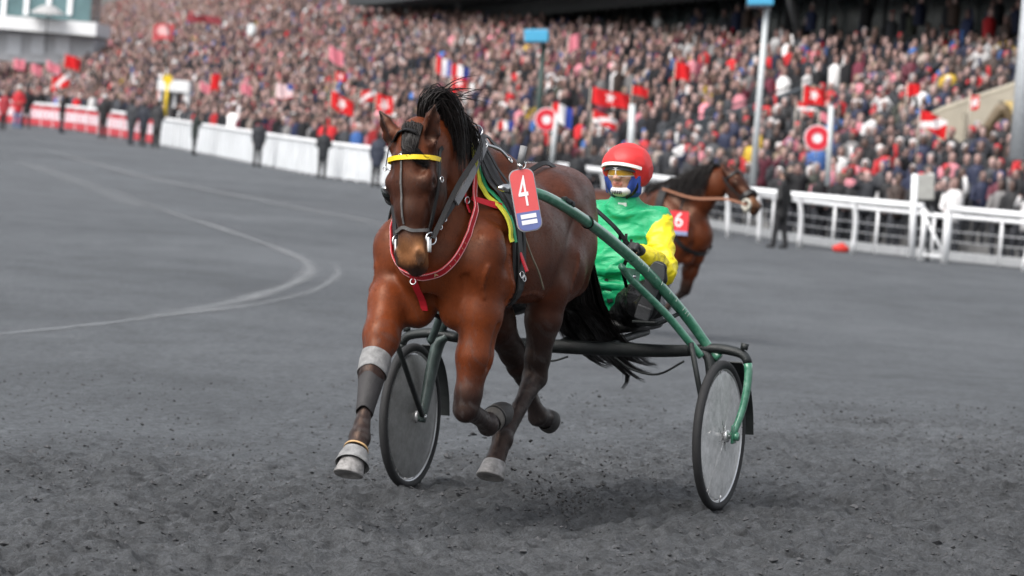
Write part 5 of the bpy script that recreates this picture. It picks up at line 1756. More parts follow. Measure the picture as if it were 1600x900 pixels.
for side in (1, -1):
    wheel(side)
    Y = lambda y: side * y
    # shaft: from the tug beside the saddle over the driver's foot down to the arch
    up = catmull([(1.54, Y(.29), 1.520, .019), (1.36, Y(.385), 1.492, .024), (.853, Y(.43), 1.357, .026), (.37, Y(.50), 1.166, .027), (.094, Y(.57), 1.002, .026), (-.027, Y(.63), .888, .025), (-.10, Y(.70), .770, .024), (-.10, Y(.755), .725, .023)], 44)
    if side < 0: up = up[6:]
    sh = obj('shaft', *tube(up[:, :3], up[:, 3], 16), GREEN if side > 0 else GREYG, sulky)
    tip = up[0, :3]
    obj('shaft_tip', *tube([tip + (.07, -side * .03, .004), tip + (.04, -side * .017, .003), tip + (-.005, 0, 0)], [.006, .018, .024], 14), STEEL, sh)
    obj('tug', *tube(catmull([up[1, :3] + (.01, 0, 0), up[4, :3]], 6), [.030, .036, .038, .038, .035, .030], 14), LEATHER, sh)
    obj('tug_loop', *ring(up[2, :3], up[3, :3] - up[1, :3], .040, .007, 20, 8), LEATHER, sh)
    obj('shaft_strap', *ring(catmull(up[:, :3], 60)[16], (1, 0, -.2), .030, .004, 20, 6), LEATHER, sh)
    # fitting where the shaft leaves the sleeve
    q = up[9, :3]
    obj('shaft_clamp', *join(obox(q + (0, side * .012, .026), unit(up[10, :3] - up[8, :3]) * .05, (0, .014, 0), (.003, 0, .012), .004), tube([q + (-.01, side * .03, .02), q + (-.01, -side * .01, .045)], .008, 8)), DARK, sh)
    lo = catmull([(.52, Y(.46), 1.165, .016), (.413, Y(.47), 1.105, .018), (.18, Y(.57), .937, .019), (.06, Y(.655), .80, .019), (.015, Y(.70), .735, .018)], 26)
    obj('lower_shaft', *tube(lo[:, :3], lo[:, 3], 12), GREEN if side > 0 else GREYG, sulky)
    st = [(.03, Y(.70), .755), (-.0, Y(.735), .36)] if side < 0 else [(.02, Y(.69), .745), (-.0, Y(.742), .365)]
    s0 = (.70, Y(.60), .785) if side < 0 else (.10, Y(.675), .80)
    obj('stay', *tube([s0, st[1]], .0135, 10), DARK, sulky)
    gus = [(.50, Y(.455), 1.16), (.36, Y(.492), 1.145), (.37, Y(.49), 1.075), (.44, Y(.470), 1.105)]
    gv = np.array(gus); V = np.concatenate([gv + (0, side * .008, 0), gv - (0, side * .008, 0)])
    obj('gusset', V, [(0, 1, 2, 3), (7, 6, 5, 4), (0, 4, 5, 1), (1, 5, 6, 2), (2, 6, 7, 3), (3, 7, 4, 0)], GREEN, sulky, False)
    obj('bolt', *tube([np.array((.40, Y(.468), 1.112)), np.array((.40, Y(.468), 1.112)) + (.012, side * .022, .004)], .010, 8), STEEL, sulky)
    # arch over the wheel and the two fork legs
    ar = catmull([(-.10, Y(.60), .755, .030), (-.10, Y(.70), .768, .034), (-.10, Y(.80), .765, .034), (-.10, Y(.885), .735, .030), (-.092, Y(.905), .64, .026), (-.06, Y(.895), .50, .024), (-.01, Y(.872), .385, .022), (0, Y(.862), .36, .020)], 30)
    obj('arch', *tube(ar[:15, :3], ar[:15, 3], 14, True, .72), DARK, sulky)
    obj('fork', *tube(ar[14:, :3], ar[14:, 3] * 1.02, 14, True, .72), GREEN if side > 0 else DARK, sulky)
    il = catmull([(-.10, Y(.655), .765, .036), (-.105, Y(.705), .72, .046), (-.085, Y(.728), .60, .045), (-.05, Y(.735), .48, .040), (-.01, Y(.738), .375, .034), (0, Y(.738), .335, .028)], 22)
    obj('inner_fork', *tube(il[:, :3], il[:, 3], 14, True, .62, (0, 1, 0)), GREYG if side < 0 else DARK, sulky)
    obj('axle', *tube([(0, Y(.715), .36), (0, Y(.89), .36)], .012, 10), STEEL, sulky)
    obj('axle_nut', *tube([(0, Y(.872), .36), (0, Y(.898), .36)], .021, 6), STEEL if side < 0 else GREEN, sulky)
    obj('dropout', *obox((0.002, Y(.872), .37), (.03, 0, 0), (0, .006, 0), (0, 0, .045), .008), GREEN if side > 0 else DARK, sulky)
    obj('cap', *tube([(-.10, Y(.875), .77), (-.103, Y(.88), .80)], [.018, .020], 12), DARK, sulky)
    # mud flap behind the wheel
    fl = [(-.20, Y(.80), .70), (-.33, Y(.80), .60), (-.40, Y(.80), .46), (-.42, Y(.80), .34)]
    obj('mud_flap', *strap(catmull(fl, 12), (-1, 0, .3), .075, .006), DARK, sulky, False)
ab = catmull([(-.10, -.72, .765, .030), (-.12, -.45, .742, .036), (-.14, 0, .735, .042), (-.12, .45, .742, .038), (-.10, .72, .765, .030)], 30)
obj('axle_bar', *tube(ab[:, :3], ab[:, 3] * .78, 16, True, 1.05), DARK, sulky)
cb = catmull([(-.10, .22, .70), (-.09, .32, .645), (-.09, .45, .63), (-.09, .58, .70)], 16)
obj('brake_cable', *tube(cb, .0055, 7), DARK, sulky)
cb = catmull([(-.10, -.02, .69), (-.09, -.10, .665), (-.09, -.18, .68)], 10)
obj('brake_cable', *tube(cb, .005, 7), DARK, sulky)
# seat on two arms behind the bar
SEAT = mat('black_seat', (.016, .016, .017), .5, bstr=.3, bscale=80)
sv = Vol((-.86, -.22, .68), (-.30, .30, 1.02), .012)
sv.cap((-.72, .05, .835), (-.44, .05, .83), (.20, .035), (.17, .035), .02)
sv.cap((-.76, .05, .86), (-.79, .05, .94), (.19, .03), (.17, .022), .03)
V, F, _ = sv.skin(2)
obj('seat', V, F, SEAT, sulky)
for y in (-.08, .17):
    obj('seat_arm', *tube(catmull([(-.12, y, .745), (-.35, y, .775), (-.70, y, .80)], 12), .020, 10), DARK, sulky)
# stirrups on the shafts for the driver's feet
for s in (1, -1):
    ft = np.array((.16, .05 + s * .42, .905))
    obj('footrest', *join(tube(catmull([(.05, s * .585, .93), ft + (.0, s * .05, -.02), ft + (0, -s * .05, -.02)], 12), .011, 8), obox(ft + (.0, 0, -.012), (.045, 0, .0), (0, .06, 0), (0, 0, .006), .004)), DARK, sulky)
# white lettering along the near shaft
sl = catmull([(.45, .487, 1.205), (.37, .50, 1.166), (.094, .57, 1.002), (.0, .612, .915)], 40)
for ch, u in zip('lllll-lll lll', np.linspace(.10, .97, 13)):
    if ch == ' ': continue
    i = min(int(u * 39), 38)
    t = unit(sl[i + 1] - sl[i]); nn = unit(np.array([.75, .62, .35]) - t * (np.array([.75, .62, .35]) @ t)); e = np.cross(nn, t)
    obj('letter', *place(text_mesh(ch, .030), sl[i] + nn * .0275, t, e, nn), mat('faded_lettering', (.34, .42, .36), .6), sulky, False)

# ------------------------------------------------------------------ the driver
driver = tag(local_empty('person', (-.55, .05, .84)), 'driver in green jacket with yellow sleeves, red helmet and amber goggles, seated on the sulky', 'person')
def satin(name, rough=.38, bs=.45):
    if name in MATS: return MATS[name]
    mt, nt, b = new_mat(name)
    a_ = nt.nodes.new('ShaderNodeAttribute'); a_.attribute_name = 'tint'
    tc = nt.nodes.new('ShaderNodeTexCoord')
    n1 = noise(nt, 7, 4, .6, vec=tc.outputs['Object'])
    r = ramp(nt, n1.outputs['Fac'], [(.3, .86), (.7, 1.1)])
    nt.links.new(mixrgb(nt, 'MULTIPLY', 1, a_.outputs['Color'], r.outputs[0]), b.inputs['Base Color'])
    b.inputs['Roughness'].default_value = rough
    b.inputs['Specular IOR Level'].default_value = .45
    mp_ = nt.nodes.new('ShaderNodeMapping'); mp_.inputs['Scale'].default_value = (9, 5, 15); mp_.inputs['Rotation'].default_value = (.5, .2, .3)
    nt.links.new(tc.outputs['Object'], mp_.inputs['Vector'])
    n2 = noise(nt, 1.3, 3, .5, vec=mp_.outputs[0])
    n2.inputs['Distortion'].default_value = 1.2
    n3 = noise(nt, 400, 2, .5, vec=tc.outputs['Object'])
    b1 = nt.nodes.new('ShaderNodeBump'); b1.inputs['Strength'].default_value = bs; b1.inputs['Distance'].default_value = .03
    nt.links.new(n2.outputs['Fac'], b1.inputs['Height'])
    b2 = nt.nodes.new('ShaderNodeBump'); b2.inputs['Strength'].default_value = .08; b2.inputs['Distance'].default_value = .001
    nt.links.new(n3.outputs['Fac'], b2.inputs['Height']); nt.links.new(b1.outputs[0], b2.inputs['Normal'])
    nt.links.new(b2.outputs[0], b.inputs['Normal'])
    MATS[name] = mt
    return mt
def skin_mat():
    if 'skin' in MATS: return MATS['skin']
    mt, nt, b = new_mat('skin')
    n = noise(nt, 30, 5)
    r = ramp(nt, n.outputs['Fac'], [(.3, (.44, .24, .17)), (.7, (.56, .33, .25))])
    a_ = nt.nodes.new('ShaderNodeAttribute'); a_.attribute_name = 'tint'
    nt.links.new(mixrgb(nt, 'MULTIPLY', 1, r.outputs[0], a_.outputs['Color']), b.inputs['Base Color'])
    b.inputs['Roughness'].default_value = .5
    b.inputs['Subsurface Weight'].default_value = .12
    b.inputs['Subsurface Radius'].default_value = (.01, .004, .002)
    n2 = noise(nt, 250, 4)
    bump(nt, b, n2.outputs['Fac'], .08, .001)
    MATS['skin'] = mt
    return mt
PEL = np.array([-.57, .05, .93]); CH = np.array([-.60, .07, 1.26]); NK = np.array([-.56, .085, 1.44])
HC = np.array([-.520, .090, 1.575])          # middle of the head
SH = {1: np.array([-.585, .245, 1.355]), -1: np.array([-.585, -.085, 1.365])}
EL = {1: np.array([-.43, .345, 1.115]), -1: np.array([-.43, -.185, 1.12])}
WR = {1: np.array([-.155, .300, 1.215]), -1: np.array([-.155, -.02, 1.20])}
HIP = {1: np.array([-.55, .15, .915]), -1: np.array([-.55, -.05, .915])}
KNE = {1: np.array([-.17, .33, .985]), -1: np.array([-.17, -.23, .985])}
ANK = {1: np.array([.10, .455, .965]), -1: np.array([.10, -.355, .965])}
yaw = math.radians(-6)
hf = np.array([math.cos(yaw), math.sin(yaw), -.06]); hf = unit(hf); hl = unit(np.cross((0, 0, 1), hf)); hu = np.cross(hf, hl)
def H(f, l, u): return HC + hf * f + hl * l + hu * u
from mathutils import noise as mnoise
def crumple(V, F, amp, scale, stretch=(1, 1, 1), seed=0.0, mask=None):
    """cloth folds: sharp ridges pushed out along the normals"""
    nr = np.zeros_like(V)
    fn = np.cross(V[F[:, 2]] - V[F[:, 0]], V[F[:, 3]] - V[F[:, 1]])
    for k in range(4):
        for q in range(3): nr[:, q] += np.bincount(F[:, k], fn[:, q], len(V))
    nr /= np.linalg.norm(nr, axis=1)[:, None] + 1e-9
    h = np.array([abs(mnoise.noise(Vector(((p[0] * stretch[0] + seed) * scale, (p[1] * stretch[1] + .35 * p[2]) * scale, (p[2] * stretch[2] - .3 * p[1]) * scale)))) for p in V])
    h2 = np.array([mnoise.noise(Vector((p[0] * scale * 2.3 + 5, p[1] * scale * 1.7 + seed, p[2] * scale * 2.6))) for p in V])
    d = (.45 - np.clip(h, 0, .45)) / .45
    d = d ** 2.2 * amp + h2 * amp * .35
    return V + nr * d[:, None]
# body: one continuous skin from head to feet
bv = Vol((-.80, -.52, .80), (.32, .64, 1.73), .011)
bv.chain([(*PEL, .15, .11), (*((PEL + CH) / 2), .145, .10), (*CH, .165, .11), (*(CH + (0, 0, .09)), .15, .09)], .05)
bv.cap(CH + (.0, .0, .12), NK, .06, .056, .04)
bv.cap(NK, H(-.02, 0, -.06), .054, .056, .03)
for s in (1, -1):
    bv.chain([(*SH[s], .050, .050), (*((SH[s] + EL[s]) / 2), .040, .040), (*EL[s], .036, .036), (*(EL[s] + (WR[s] - EL[s]) * .3), .036, .036), (*WR[s], .024, .024)], .03)
    bv.chain([(*HIP[s], .08, .08), (*KNE[s], .052, .052), (*(KNE[s] + (ANK[s] - KNE[s]) * .35), .048, .048), (*ANK[s], .030, .030)], .03)
    bv.cap(ANK[s], ANK[s] + (.04, s * .01, -.01), .028, .026, .02)
    bv.cap(ANK[s] + (.045, s * .012, .0), ANK[s] + (.080, s * .065, .170), (.028, .022), (.028, .015), .02)
    for j in range(4):
        k0 = WR[s] + (.075, s * (.028 - j * .018) , .012); bv.cap(WR[s] + (.02, 0, 0), k0, .010, .008, .008)
        bv.cap(k0, k0 + (.012, 0, -.016), .0075, .007, .004)
    bv.cap(WR[s] + (.02, -s * .014, .006), WR[s] + (.05, -s * .030, .0), .009, .007, .008)
V, F, _ = bv.skin(2)
hv = Vol(HC - .17, HC + .17, .0048)
hv.ell(H(-.015, 0, .035), (.098, .076, .088), .02, (hf, hl, hu))
hv.ell(H(.02, 0, -.035), (.068, .062, .085), .03, (hf, hl, hu))
hv.ell(H(.055, 0, -.092), (.028, .030, .022), .025, (hf, hl, hu))          # chin
hv.cap(H(.085, 0, .015), H(.108, 0, -.024), .009, .014, .016)              # nose
for s in (1, -1):
    hv.ell(H(.100, s * .012, -.028), .010, .008)                           # nostril wings
    hv.ell(H(.062, s * .040, -.020), (.025, .024, .022), .02, (hf, hl, hu))    # cheekbone
    hv.ell(H(.084, s * .033, .008), (.014, .018, .012), .012, (hf, hl, hu), 0, True)   # eye socket
    hv.ell(H(.074, s * .033, .008), .014, .006)                            # eyeball under the lid
    hv.cap(H(.084, s * .012, .028), H(.078, s * .05, .026), .007, .006, .012)      # brow
    hv.ell(H(-.01, s * .076, -.005), (.020, .010, .032), .01, (hf, hl, hu))    # ear
hv.cap(H(.088, -.020, -.057), H(.088, .020, -.057), .0065, .0065, .006, tg=2)      # lips
hv.cap(H(.086, -.018, -.067), H(.086, .018, -.067), .0075, .0075, .006, tg=2)
hv.cap(H(.096, -.020, -.062), H(.096, .020, -.062), .0025, .0025, .004, tg=3, sub=True)
hv.cap(H(-.02, 0, -.06), H(-.03, 0, -.14), .054, .056, .03)
V2, F2, t2 = hv.skin(2)
HPIV, HSC = H(0, 0, .16), np.array([.96, .96, .885])
V2 = HPIV + (V2 - HPIV) * HSC
T2 = np.where((t2 == 2)[:, None], np.array([.85, .52, .50]), np.where((t2 == 3)[:, None], np.array([.4, .2, .2]), 1.0))
T2 = laplace(T2, F2, .5)
Vb = np.concatenate([V, V2]); Fb = np.concatenate([F, F2 + len(V)]); Tb = np.concatenate([np.ones((len(V), 3)), T2])
obj('body', Vb, Fb, skin_mat(), driver, True, Tb)

# green jacket, yellow sleeves
GRN, YEL = np.array([.004, .33, .13]), np.array([.80, .66, .012])
jv = Vol((-.84, -.42, .88), (-.05, .50, 1.52), .0075)
jv.chain([(*(PEL + (.015, .02, .06)), .195, .135), (*(PEL + (.02, .02, .14)), .19, .135), (*((PEL + CH) / 2 + (.01, 0, .02)), .185, .135), (*CH, .185, .130), (*(CH + (.01, 0, .09)), .155, .10)], .05, tg=1)
jv.cap(CH + (.01, .0, .12), NK + (.01, 0, -.035), (.11, .08), (.075, .07), .05, tg=1)
jv.cap(NK + (.0, 0, -.04), NK + (.012, 0, .0), (.072, .07), (.070, .068), .02, tg=1)
for s in (1, -1):
    jv.cap(CH + (.0, s * .06, .07), SH[s] + (0, -s * .01, .0), .080, .064, .05, tg=1)
    u = EL[s] - SH[s]
    jv.chain([(*SH[s], .064, .066), (*(SH[s] + u * .08), .062, .064)], .03, tg=1)
    jv.chain([(*(SH[s] + u * .06 + (.0, s * .012, 0)), .060, .062), (*(SH[s] + u * .6), .054, .055), (*EL[s], .050, .050), (*(EL[s] + (WR[s] - EL[s]) * .4), .047, .046), (*(EL[s] + (WR[s] - EL[s]) * .80), .046, .045)], .025, tg=2)
    jv.cap(EL[s] + (WR[s] - EL[s]) * .78, EL[s] + (WR[s] - EL[s]) * .93, .044, .040, .008, tg=2)
    # folds at the elbow and under the arm
    for k, (t_, r_) in enumerate(((.55, .010), (.72, .011), (.9, .010))):
        q = SH[s] + u * t_
        jv.ell(q + (.072, -s * .01, .0), (.010, .06, r_), .02, None, 2, True)
    for t_ in (.18, .34, .5):
        q = EL[s] + (WR[s] - EL[s]) * t_
        jv.cap(q + (-.02, s * .05, .05), q + (.03, s * .055, -.03), .006, .004, .02, tg=None, sub=True)
for k in range(9):      # creases across the front where the jacket sits on the lap
    y0 = .03 + random.uniform(-.10, .10); z0 = 1.0 + .045 * k
    p0 = np.array([-.43 + .004 * k, y0 - random.uniform(.05, .12), z0 + random.uniform(-.03, .03)]); p1 = np.array([-.43 + .004 * k, y0 + random.uniform(.05, .12), z0 + random.uniform(-.03, .03)])
    jv.cap(p0, p1, .009, .006, .03, tg=None, sub=True)
V, F, t = jv.skin(2)
C = np.where((t == 2)[:, None], YEL, GRN)
C = laplace(C, F, .4)
V = crumple(V, F, .012, 5.0, (1, .8, 1.5), 2.0)
V = crumple(V, F, .0055, 12.0, (1, .7, 1.4), 9.0)
V = np.where((t == 2)[:, None], crumple(V, F, .006, 9.0, (1, 1, 1.3), 6.0), V)
jacket = obj('jacket', V, F, satin('silk_jacket', .46, .30), driver, True, C)
# standing collar, zip label, hem band
cs = NK + np.array([.012, 0, .0])
V, F = lathe([(.070, -.05), (.068, -.01), (.066, .018), (.060, .022), (.058, .0)], cs, (0.05, 0, 1), 36)
obj('collar', V, F, satin('silk_jacket', .46, .30), jacket, True, np.repeat(GRN[None], len(V), 0))
obj('collar_label', *obox(cs + np.array([.068, .012, -.006]), (0, .022, 0), (0.002, 0, .009), (.003, 0, 0), .001), mat('label_white', (.62, .70, .66), .5), jacket, False)
V, F = lathe([(.063, .0), (.062, .028), (.056, .034), (.054, .01)], cs + np.array([.002, 0, .008]), (0.05, 0, 1), 32)
obj('neck_gaiter', V, F, mat('dark_knit', (.03, .04, .07), .8, bstr=.3, bscale=300), driver)
V, F = strap(catmull([(-.445, .02, 1.09), (-.425, .055, 1.02), (-.42, .075, .95)], 8), (1, 0, 0), .030, .006)
obj('lap_strap', V, F, LEATHER, driver, False)

# black trousers and boots
BLK = np.array([.008, .008, .009])
tv = Vol((-.82, -.46, .78), (.20, .56, 1.08), .010)
tv.chain([(*(PEL + (0, 0, .03)), .185, .125), (*(PEL + (.03, 0, -.01)), .18, .10)], .05)
for s in (1, -1):
    tv.chain([(*HIP[s], .105, .10), (*((HIP[s] + KNE[s]) / 2), .095, .095), (*KNE[s], .078, .080), (*(KNE[s] + (ANK[s] - KNE[s]) * .4), .072, .075), (*(ANK[s] - (.035, 0, 0)), .058, .060)], .04)
    for k in range(5):
        q = HIP[s] + (KNE[s] - HIP[s]) * (.25 + .16 * k)
        tv.cap(q + (0, -.07, .09), q + (.03, .07, .075), .007, .006, .022, sub=True)
V, F, _ = tv.skin(2)
V = crumple(V, F, .014, 7.0, (1.4, 1, 1), 7.0)
obj('trousers', V, F, satin('black_waterproof', .45, .6), driver, True, np.repeat(BLK[None], len(V), 0))
BOOTB = mat('boot_rubber', (.008, .008, .009), .5, bstr=.2, bscale=60)
SOLEB = mat('boot_sole', (.060, .062, .066), .7, bstr=.3, bscale=120)
for s in (1, -1):
    hl_ = ANK[s] + np.array([.045, s * -.005, -.045]); toe = ANK[s] + np.array([.095, s * .085, .205])
    fv = Vol(np.minimum(hl_, toe) - .12, np.maximum(hl_, toe) + .12, .006)
    ax_ = unit(toe - hl_); nrm = unit(np.array([1.0, s * .1, -.15]) - ax_ * (np.array([1.0, s * .1, -.15]) @ ax_)); sd_ = np.cross(ax_, nrm)
    fv.chain([(*(hl_ + ax_ * .02 - nrm * .01), .040, .040), (*(hl_ + ax_ * .10 - nrm * .012), .042, .045), (*(hl_ + ax_ * .20), .046, .030), (*(toe - ax_ * .01), .038, .024)], .03, sd_)
    fv.cap(ANK[s] + (-.12, -s * .03, .0), ANK[s] + (.015, 0, .0), .062, .056, .03)
    V, F, _ = fv.skin(2)
    bt = obj('boot', V, F, BOOTB, driver)
    path = [hl_ + ax_ * t_ + nrm * .030 for t_ in np.linspace(-.012, np.linalg.norm(toe - hl_) + .015, 14)]
    w_ = [.050, .074, .080, .078, .070, .066, .068, .076, .086, .092, .092, .086, .070, .044]
    obj('sole', *strap(path, nrm, w_, .012), SOLEB, bt, False)
    obj('heel', *obox(hl_ + ax_ * .028 + nrm * .048, ax_ * .034, sd_ * .035, nrm * .009, .006), SOLEB, bt, False)
    obj('boot_buckle', *ring(ANK[s] + (.02, s * .056, -.01), (0, 1, 0), .012, .003, 12, 6), STEEL, bt)

# gloves closed on the reins
GLV = mat('black_glove', (.017, .017, .018), .55, bstr=.35, bscale=130)
for s in (1, -1):
    gv_ = Vol(WR[s] - .13, WR[s] + .15, .0045)
    fw = unit(WR[s] - EL[s])
    sdv = np.array([0, 1.0, 0]) * s
    gv_.cap(WR[s] - fw * .035, WR[s] + fw * .01, .034, .034, .02)
    pm = WR[s] + fw * .055
    gv_.cap(WR[s], pm, (.036, .026), (.044, .024), .02, sdv)
    for j in range(4):
        k0 = pm + fw * (.022 - .003 * abs(j - 1.2)) + sdv * (.033 - .0215 * j) + (0, 0, .008)
        k1 = k0 + fw * .022 + (0, 0, -.026); k2 = k1 + (-.020, 0, -.018) ; k3 = k2 + (-.022, 0, .006)
        r = (.0125, .0132, .0128, .0108)[j]
        gv_.cap(pm + sdv * (.026 - .018 * j), k0, .015, r, .008)
        gv_.cap(k0, k1, r, r * .95, .004); gv_.cap(k1, k2, r * .95, r * .9, .004); gv_.cap(k2, k3, r * .9, r * .8, .004)
    t0 = WR[s] + fw * .02 - sdv * .032; t1 = t0 + fw * .030 - sdv * .014 + (0, 0, -.008); t2_ = t1 + fw * .028 + sdv * .006 + (0, 0, -.016)
    gv_.cap(t0, t1, .016, .013, .01); gv_.cap(t1, t2_, .013, .011, .004)
    V, F, _ = gv_.skin(1)
    obj('glove', V, F, GLV, driver)

# hood, helmet with peak, goggles, chin guard
BLUE = mat('blue_hood', (.022, .060, .30), .6, bstr=.3, bscale=90)
hd = Vol(HC - .19, HC + .19, .005)
hd.ell(H(-.02, 0, .02), (.112, .096, .105), .02, (hf, hl, hu))
hd.ell(H(-.005, 0, -.055), (.088, .088, .085), .03, (hf, hl, hu))
hd.ell(H(-.02, 0, -.115), (.07, .072, .04), .03, (hf, hl, hu))
hd.ell(H(.125, 0, -.030), (.115, .064, .088), .012, (hf, hl, hu), 0, True)
for s in (1, -1):
    hd.cap(H(.03, s * .092, -.02), H(.02, s * .088, -.11), .013, .010, .015)
V, F, _ = hd.skin(2)
hood = obj('hood', V, F, BLUE, driver)
hm = Vol(HC - .24, HC + .26, .0055)
hm.ell(H(-.026, 0, .046), (.142, .122, .114), .02, (hf, hl, hu))
hm.ell(H(-.043, 0, -.01), (.118, .117, .102), .04, (hf, hl, hu))
hm.ell(H(.175, 0, -.080), (.165, .165, .150), .012, (hf, hl, hu), 0, True)
hm.ell(H(.02, 0, -.155), (.20, .20, .085), .015, (hf, hl, hu), 0, True)
V, F, _ = hm.skin(2)
V = crumple(V, F, .004, 9.0, (1, 1, 1), 4.0)
helmet = obj('helmet', V, F, mat('red_helmet_cover', (.66, .028, .028), .5, var=.06, bstr=.12, bscale=45), driver)
pk, pkn = [], []
for q in np.linspace(-66, 66, 25):
    r_ = math.radians(q)
    pk.append(H(.131 * math.cos(r_) - .018 , .114 * math.sin(r_), .014 + .040 * math.cos(r_ * 1.15))); pkn.append(hf * math.cos(r_) + hl * math.sin(r_) + hu * .25)
obj('peak', *strap(pk, pkn, .019, .012), mat('white_peak', (.78, .77, .74), .4, var=.05), helmet, False)
inner = [p - hu * .022 - hf * .006 for p in pk]
obj('peak_lining', *strap(inner[3:-3], pkn[3:-3], .022, .005), mat('black_lining', (.015, .015, .017), .6), helmet, False)
gl, gln = [], []
for q in np.linspace(-74, 74, 27):
    r_ = math.radians(q)
    gl.append(H(.112 * math.cos(r_) - .008 + .004 * math.exp(-(q / 12) ** 2), .084 * math.sin(r_), .006)); gln.append(hf * math.cos(r_) + hl * math.sin(r_))
gl, gln = np.array(gl), np.array(gln)
w_ = np.array([.040 - .016 * math.exp(-((q) / 7.0) ** 2) for q in np.linspace(-74, 74, 27)])
mt, nt, b = new_mat('amber_lens')
b.inputs['Base Color'].default_value = (.42, .24, .015, 1)
b.inputs['Roughness'].default_value = .08
b.inputs['Alpha'].default_value = .72
b.inputs['Specular IOR Level'].default_value = .9
b.inputs['Coat Weight'].default_value = .6
gog = obj('goggles', *strap(gl - hu * .004 + gln * .0, gln, w_, .003), mt, driver, False)
obj('goggle_frame', *strap(gl + hu * .019 + gln * .001, gln, .014, .005), mat('clear_frame', (.72, .72, .70), .15, var=.1), gog, False)
obj('goggle_lower_frame', *strap(gl - hu * .0215 + gln * .001, gln, .003, .003), mat('clear_frame', (.72, .72, .70), .15), gog, False)
obj('nose_bridge', *tube([H(.108, 0, .020), H(.112, 0, -.010)], .0035, 6), mat('clear_frame', (.72, .72, .70), .15), gog)
cg = Vol(HC - .17, HC + .17, .005)
cg.ell(H(.030, 0, -.099), (.066, .060, .038), .02, (hf, hl, hu))
cg.ell(H(.035, 0, -.045), (.12, .12, .034), .010, (hf, hl, hu), 0, True)
cg.ell(H(-.09, 0, -.09), (.09, .12, .12), .01, (hf, hl, hu), 0, True)
V, F, _ = cg.skin(2)
guard = obj('chin_guard', V, F, mat('white_chin_guard', (.72, .72, .74), .45, var=.08), driver)
for k in range(6):
    l_ = -.025 + .010 * k
    obj('vent_bar', *tube([H(.099, l_, -.098), H(.092, l_, -.118)], .0028, 6), mat('black_lining', (.015, .015, .017), .6), guard)
for s in (1, -1):
    st_ = catmull([H(.01, s * .098, .0), H(.035, s * .090, -.07), H(.045, s * .066, -.115), H(.05, s * .03, -.138)], 14)
    obj('chin_strap', *strap(st_, hl * s + hf * .4, .016, .004), LEATHER, helmet, False)

# the head is a little flatter than modelled
for part in (hood, helmet, gog, guard):
    for q in [part] + list(part.children):
        co = np.empty(len(q.data.vertices) * 3, np.float32); q.data.vertices.foreach_get('co', co)
        o_ = root_origin(driver)
        co = (HPIV + (co.reshape(-1, 3) + o_ - HPIV) * HSC - o_).astype(np.float32)
        q.data.vertices.foreach_set('co', co.ravel()); q.data.update()
# reins from the gloves over the quarters to the terrets and on to the bit
reins = tag(local_empty('reins', (.5, .08, 1.2)), 'black reins running from the driver\'s gloves over the horse\'s back', 'reins')
for s in (1, -1):
    pm = WR[s] + unit(WR[s] - EL[s]) * .065
    side = 1 if s > 0 else -1
    y1 = .15 if s > 0 else -.05
    mid = [pm + (0, 0, -.012), np.array([.02, .235 if s > 0 else .10, 1.335]), np.array([.324, .17 if s > 0 else .05, 1.482])]
    onb = [onskin(HV, (x, 0, 1.35), (0, y, .30), .014) for x, y in ((.62, .13 * side), (.85, .12 * side), (1.05, .10 * side), (1.25, .08 * side))]
    ter = onskin(HV, (1.42, .085 * side, 1.5), (0, .1 * side, 1), .05)
    fwd = [np.array([1.65, .17 * side, 1.66]), np.array([1.82, .15 * side, 1.52]), hp(HF, .465, side * .090, -.062)]
    path = catmull(mid + onb + [ter] + fwd, 70)
    obj('rein', *strap(path, (.75, .45 * side, .45), .024, .006), LEATHER, reins, False)
    tail = catmull([pm + (0, 0, -.02), pm + (.02, -.02 * s, -.07), pm + (-.03, -.05 * s, -.12), pm + (-.12, -.06 * s, -.20)], 14)
    obj('rein_end', *strap(tail, (1, 0, .2), .019, .004), LEATHER, reins, False)
# hand loops sewn to the near rein
a_, b_ = np.array([.02, .235, 1.335]), WR[1] + unit(WR[1] - EL[1]) * .06
for u in (.35, .62):
    q = a_ + (b_ - a_) * u
    obj('hand_loop', *strap(catmull([q + (.0, 0, .004), q + (-.035, -.01, -.05), q + (-.08, .0, -.035), q + (-.09, 0, .0)], 10), (1, 0, .3), .014, .004), LEATHER, reins, False)

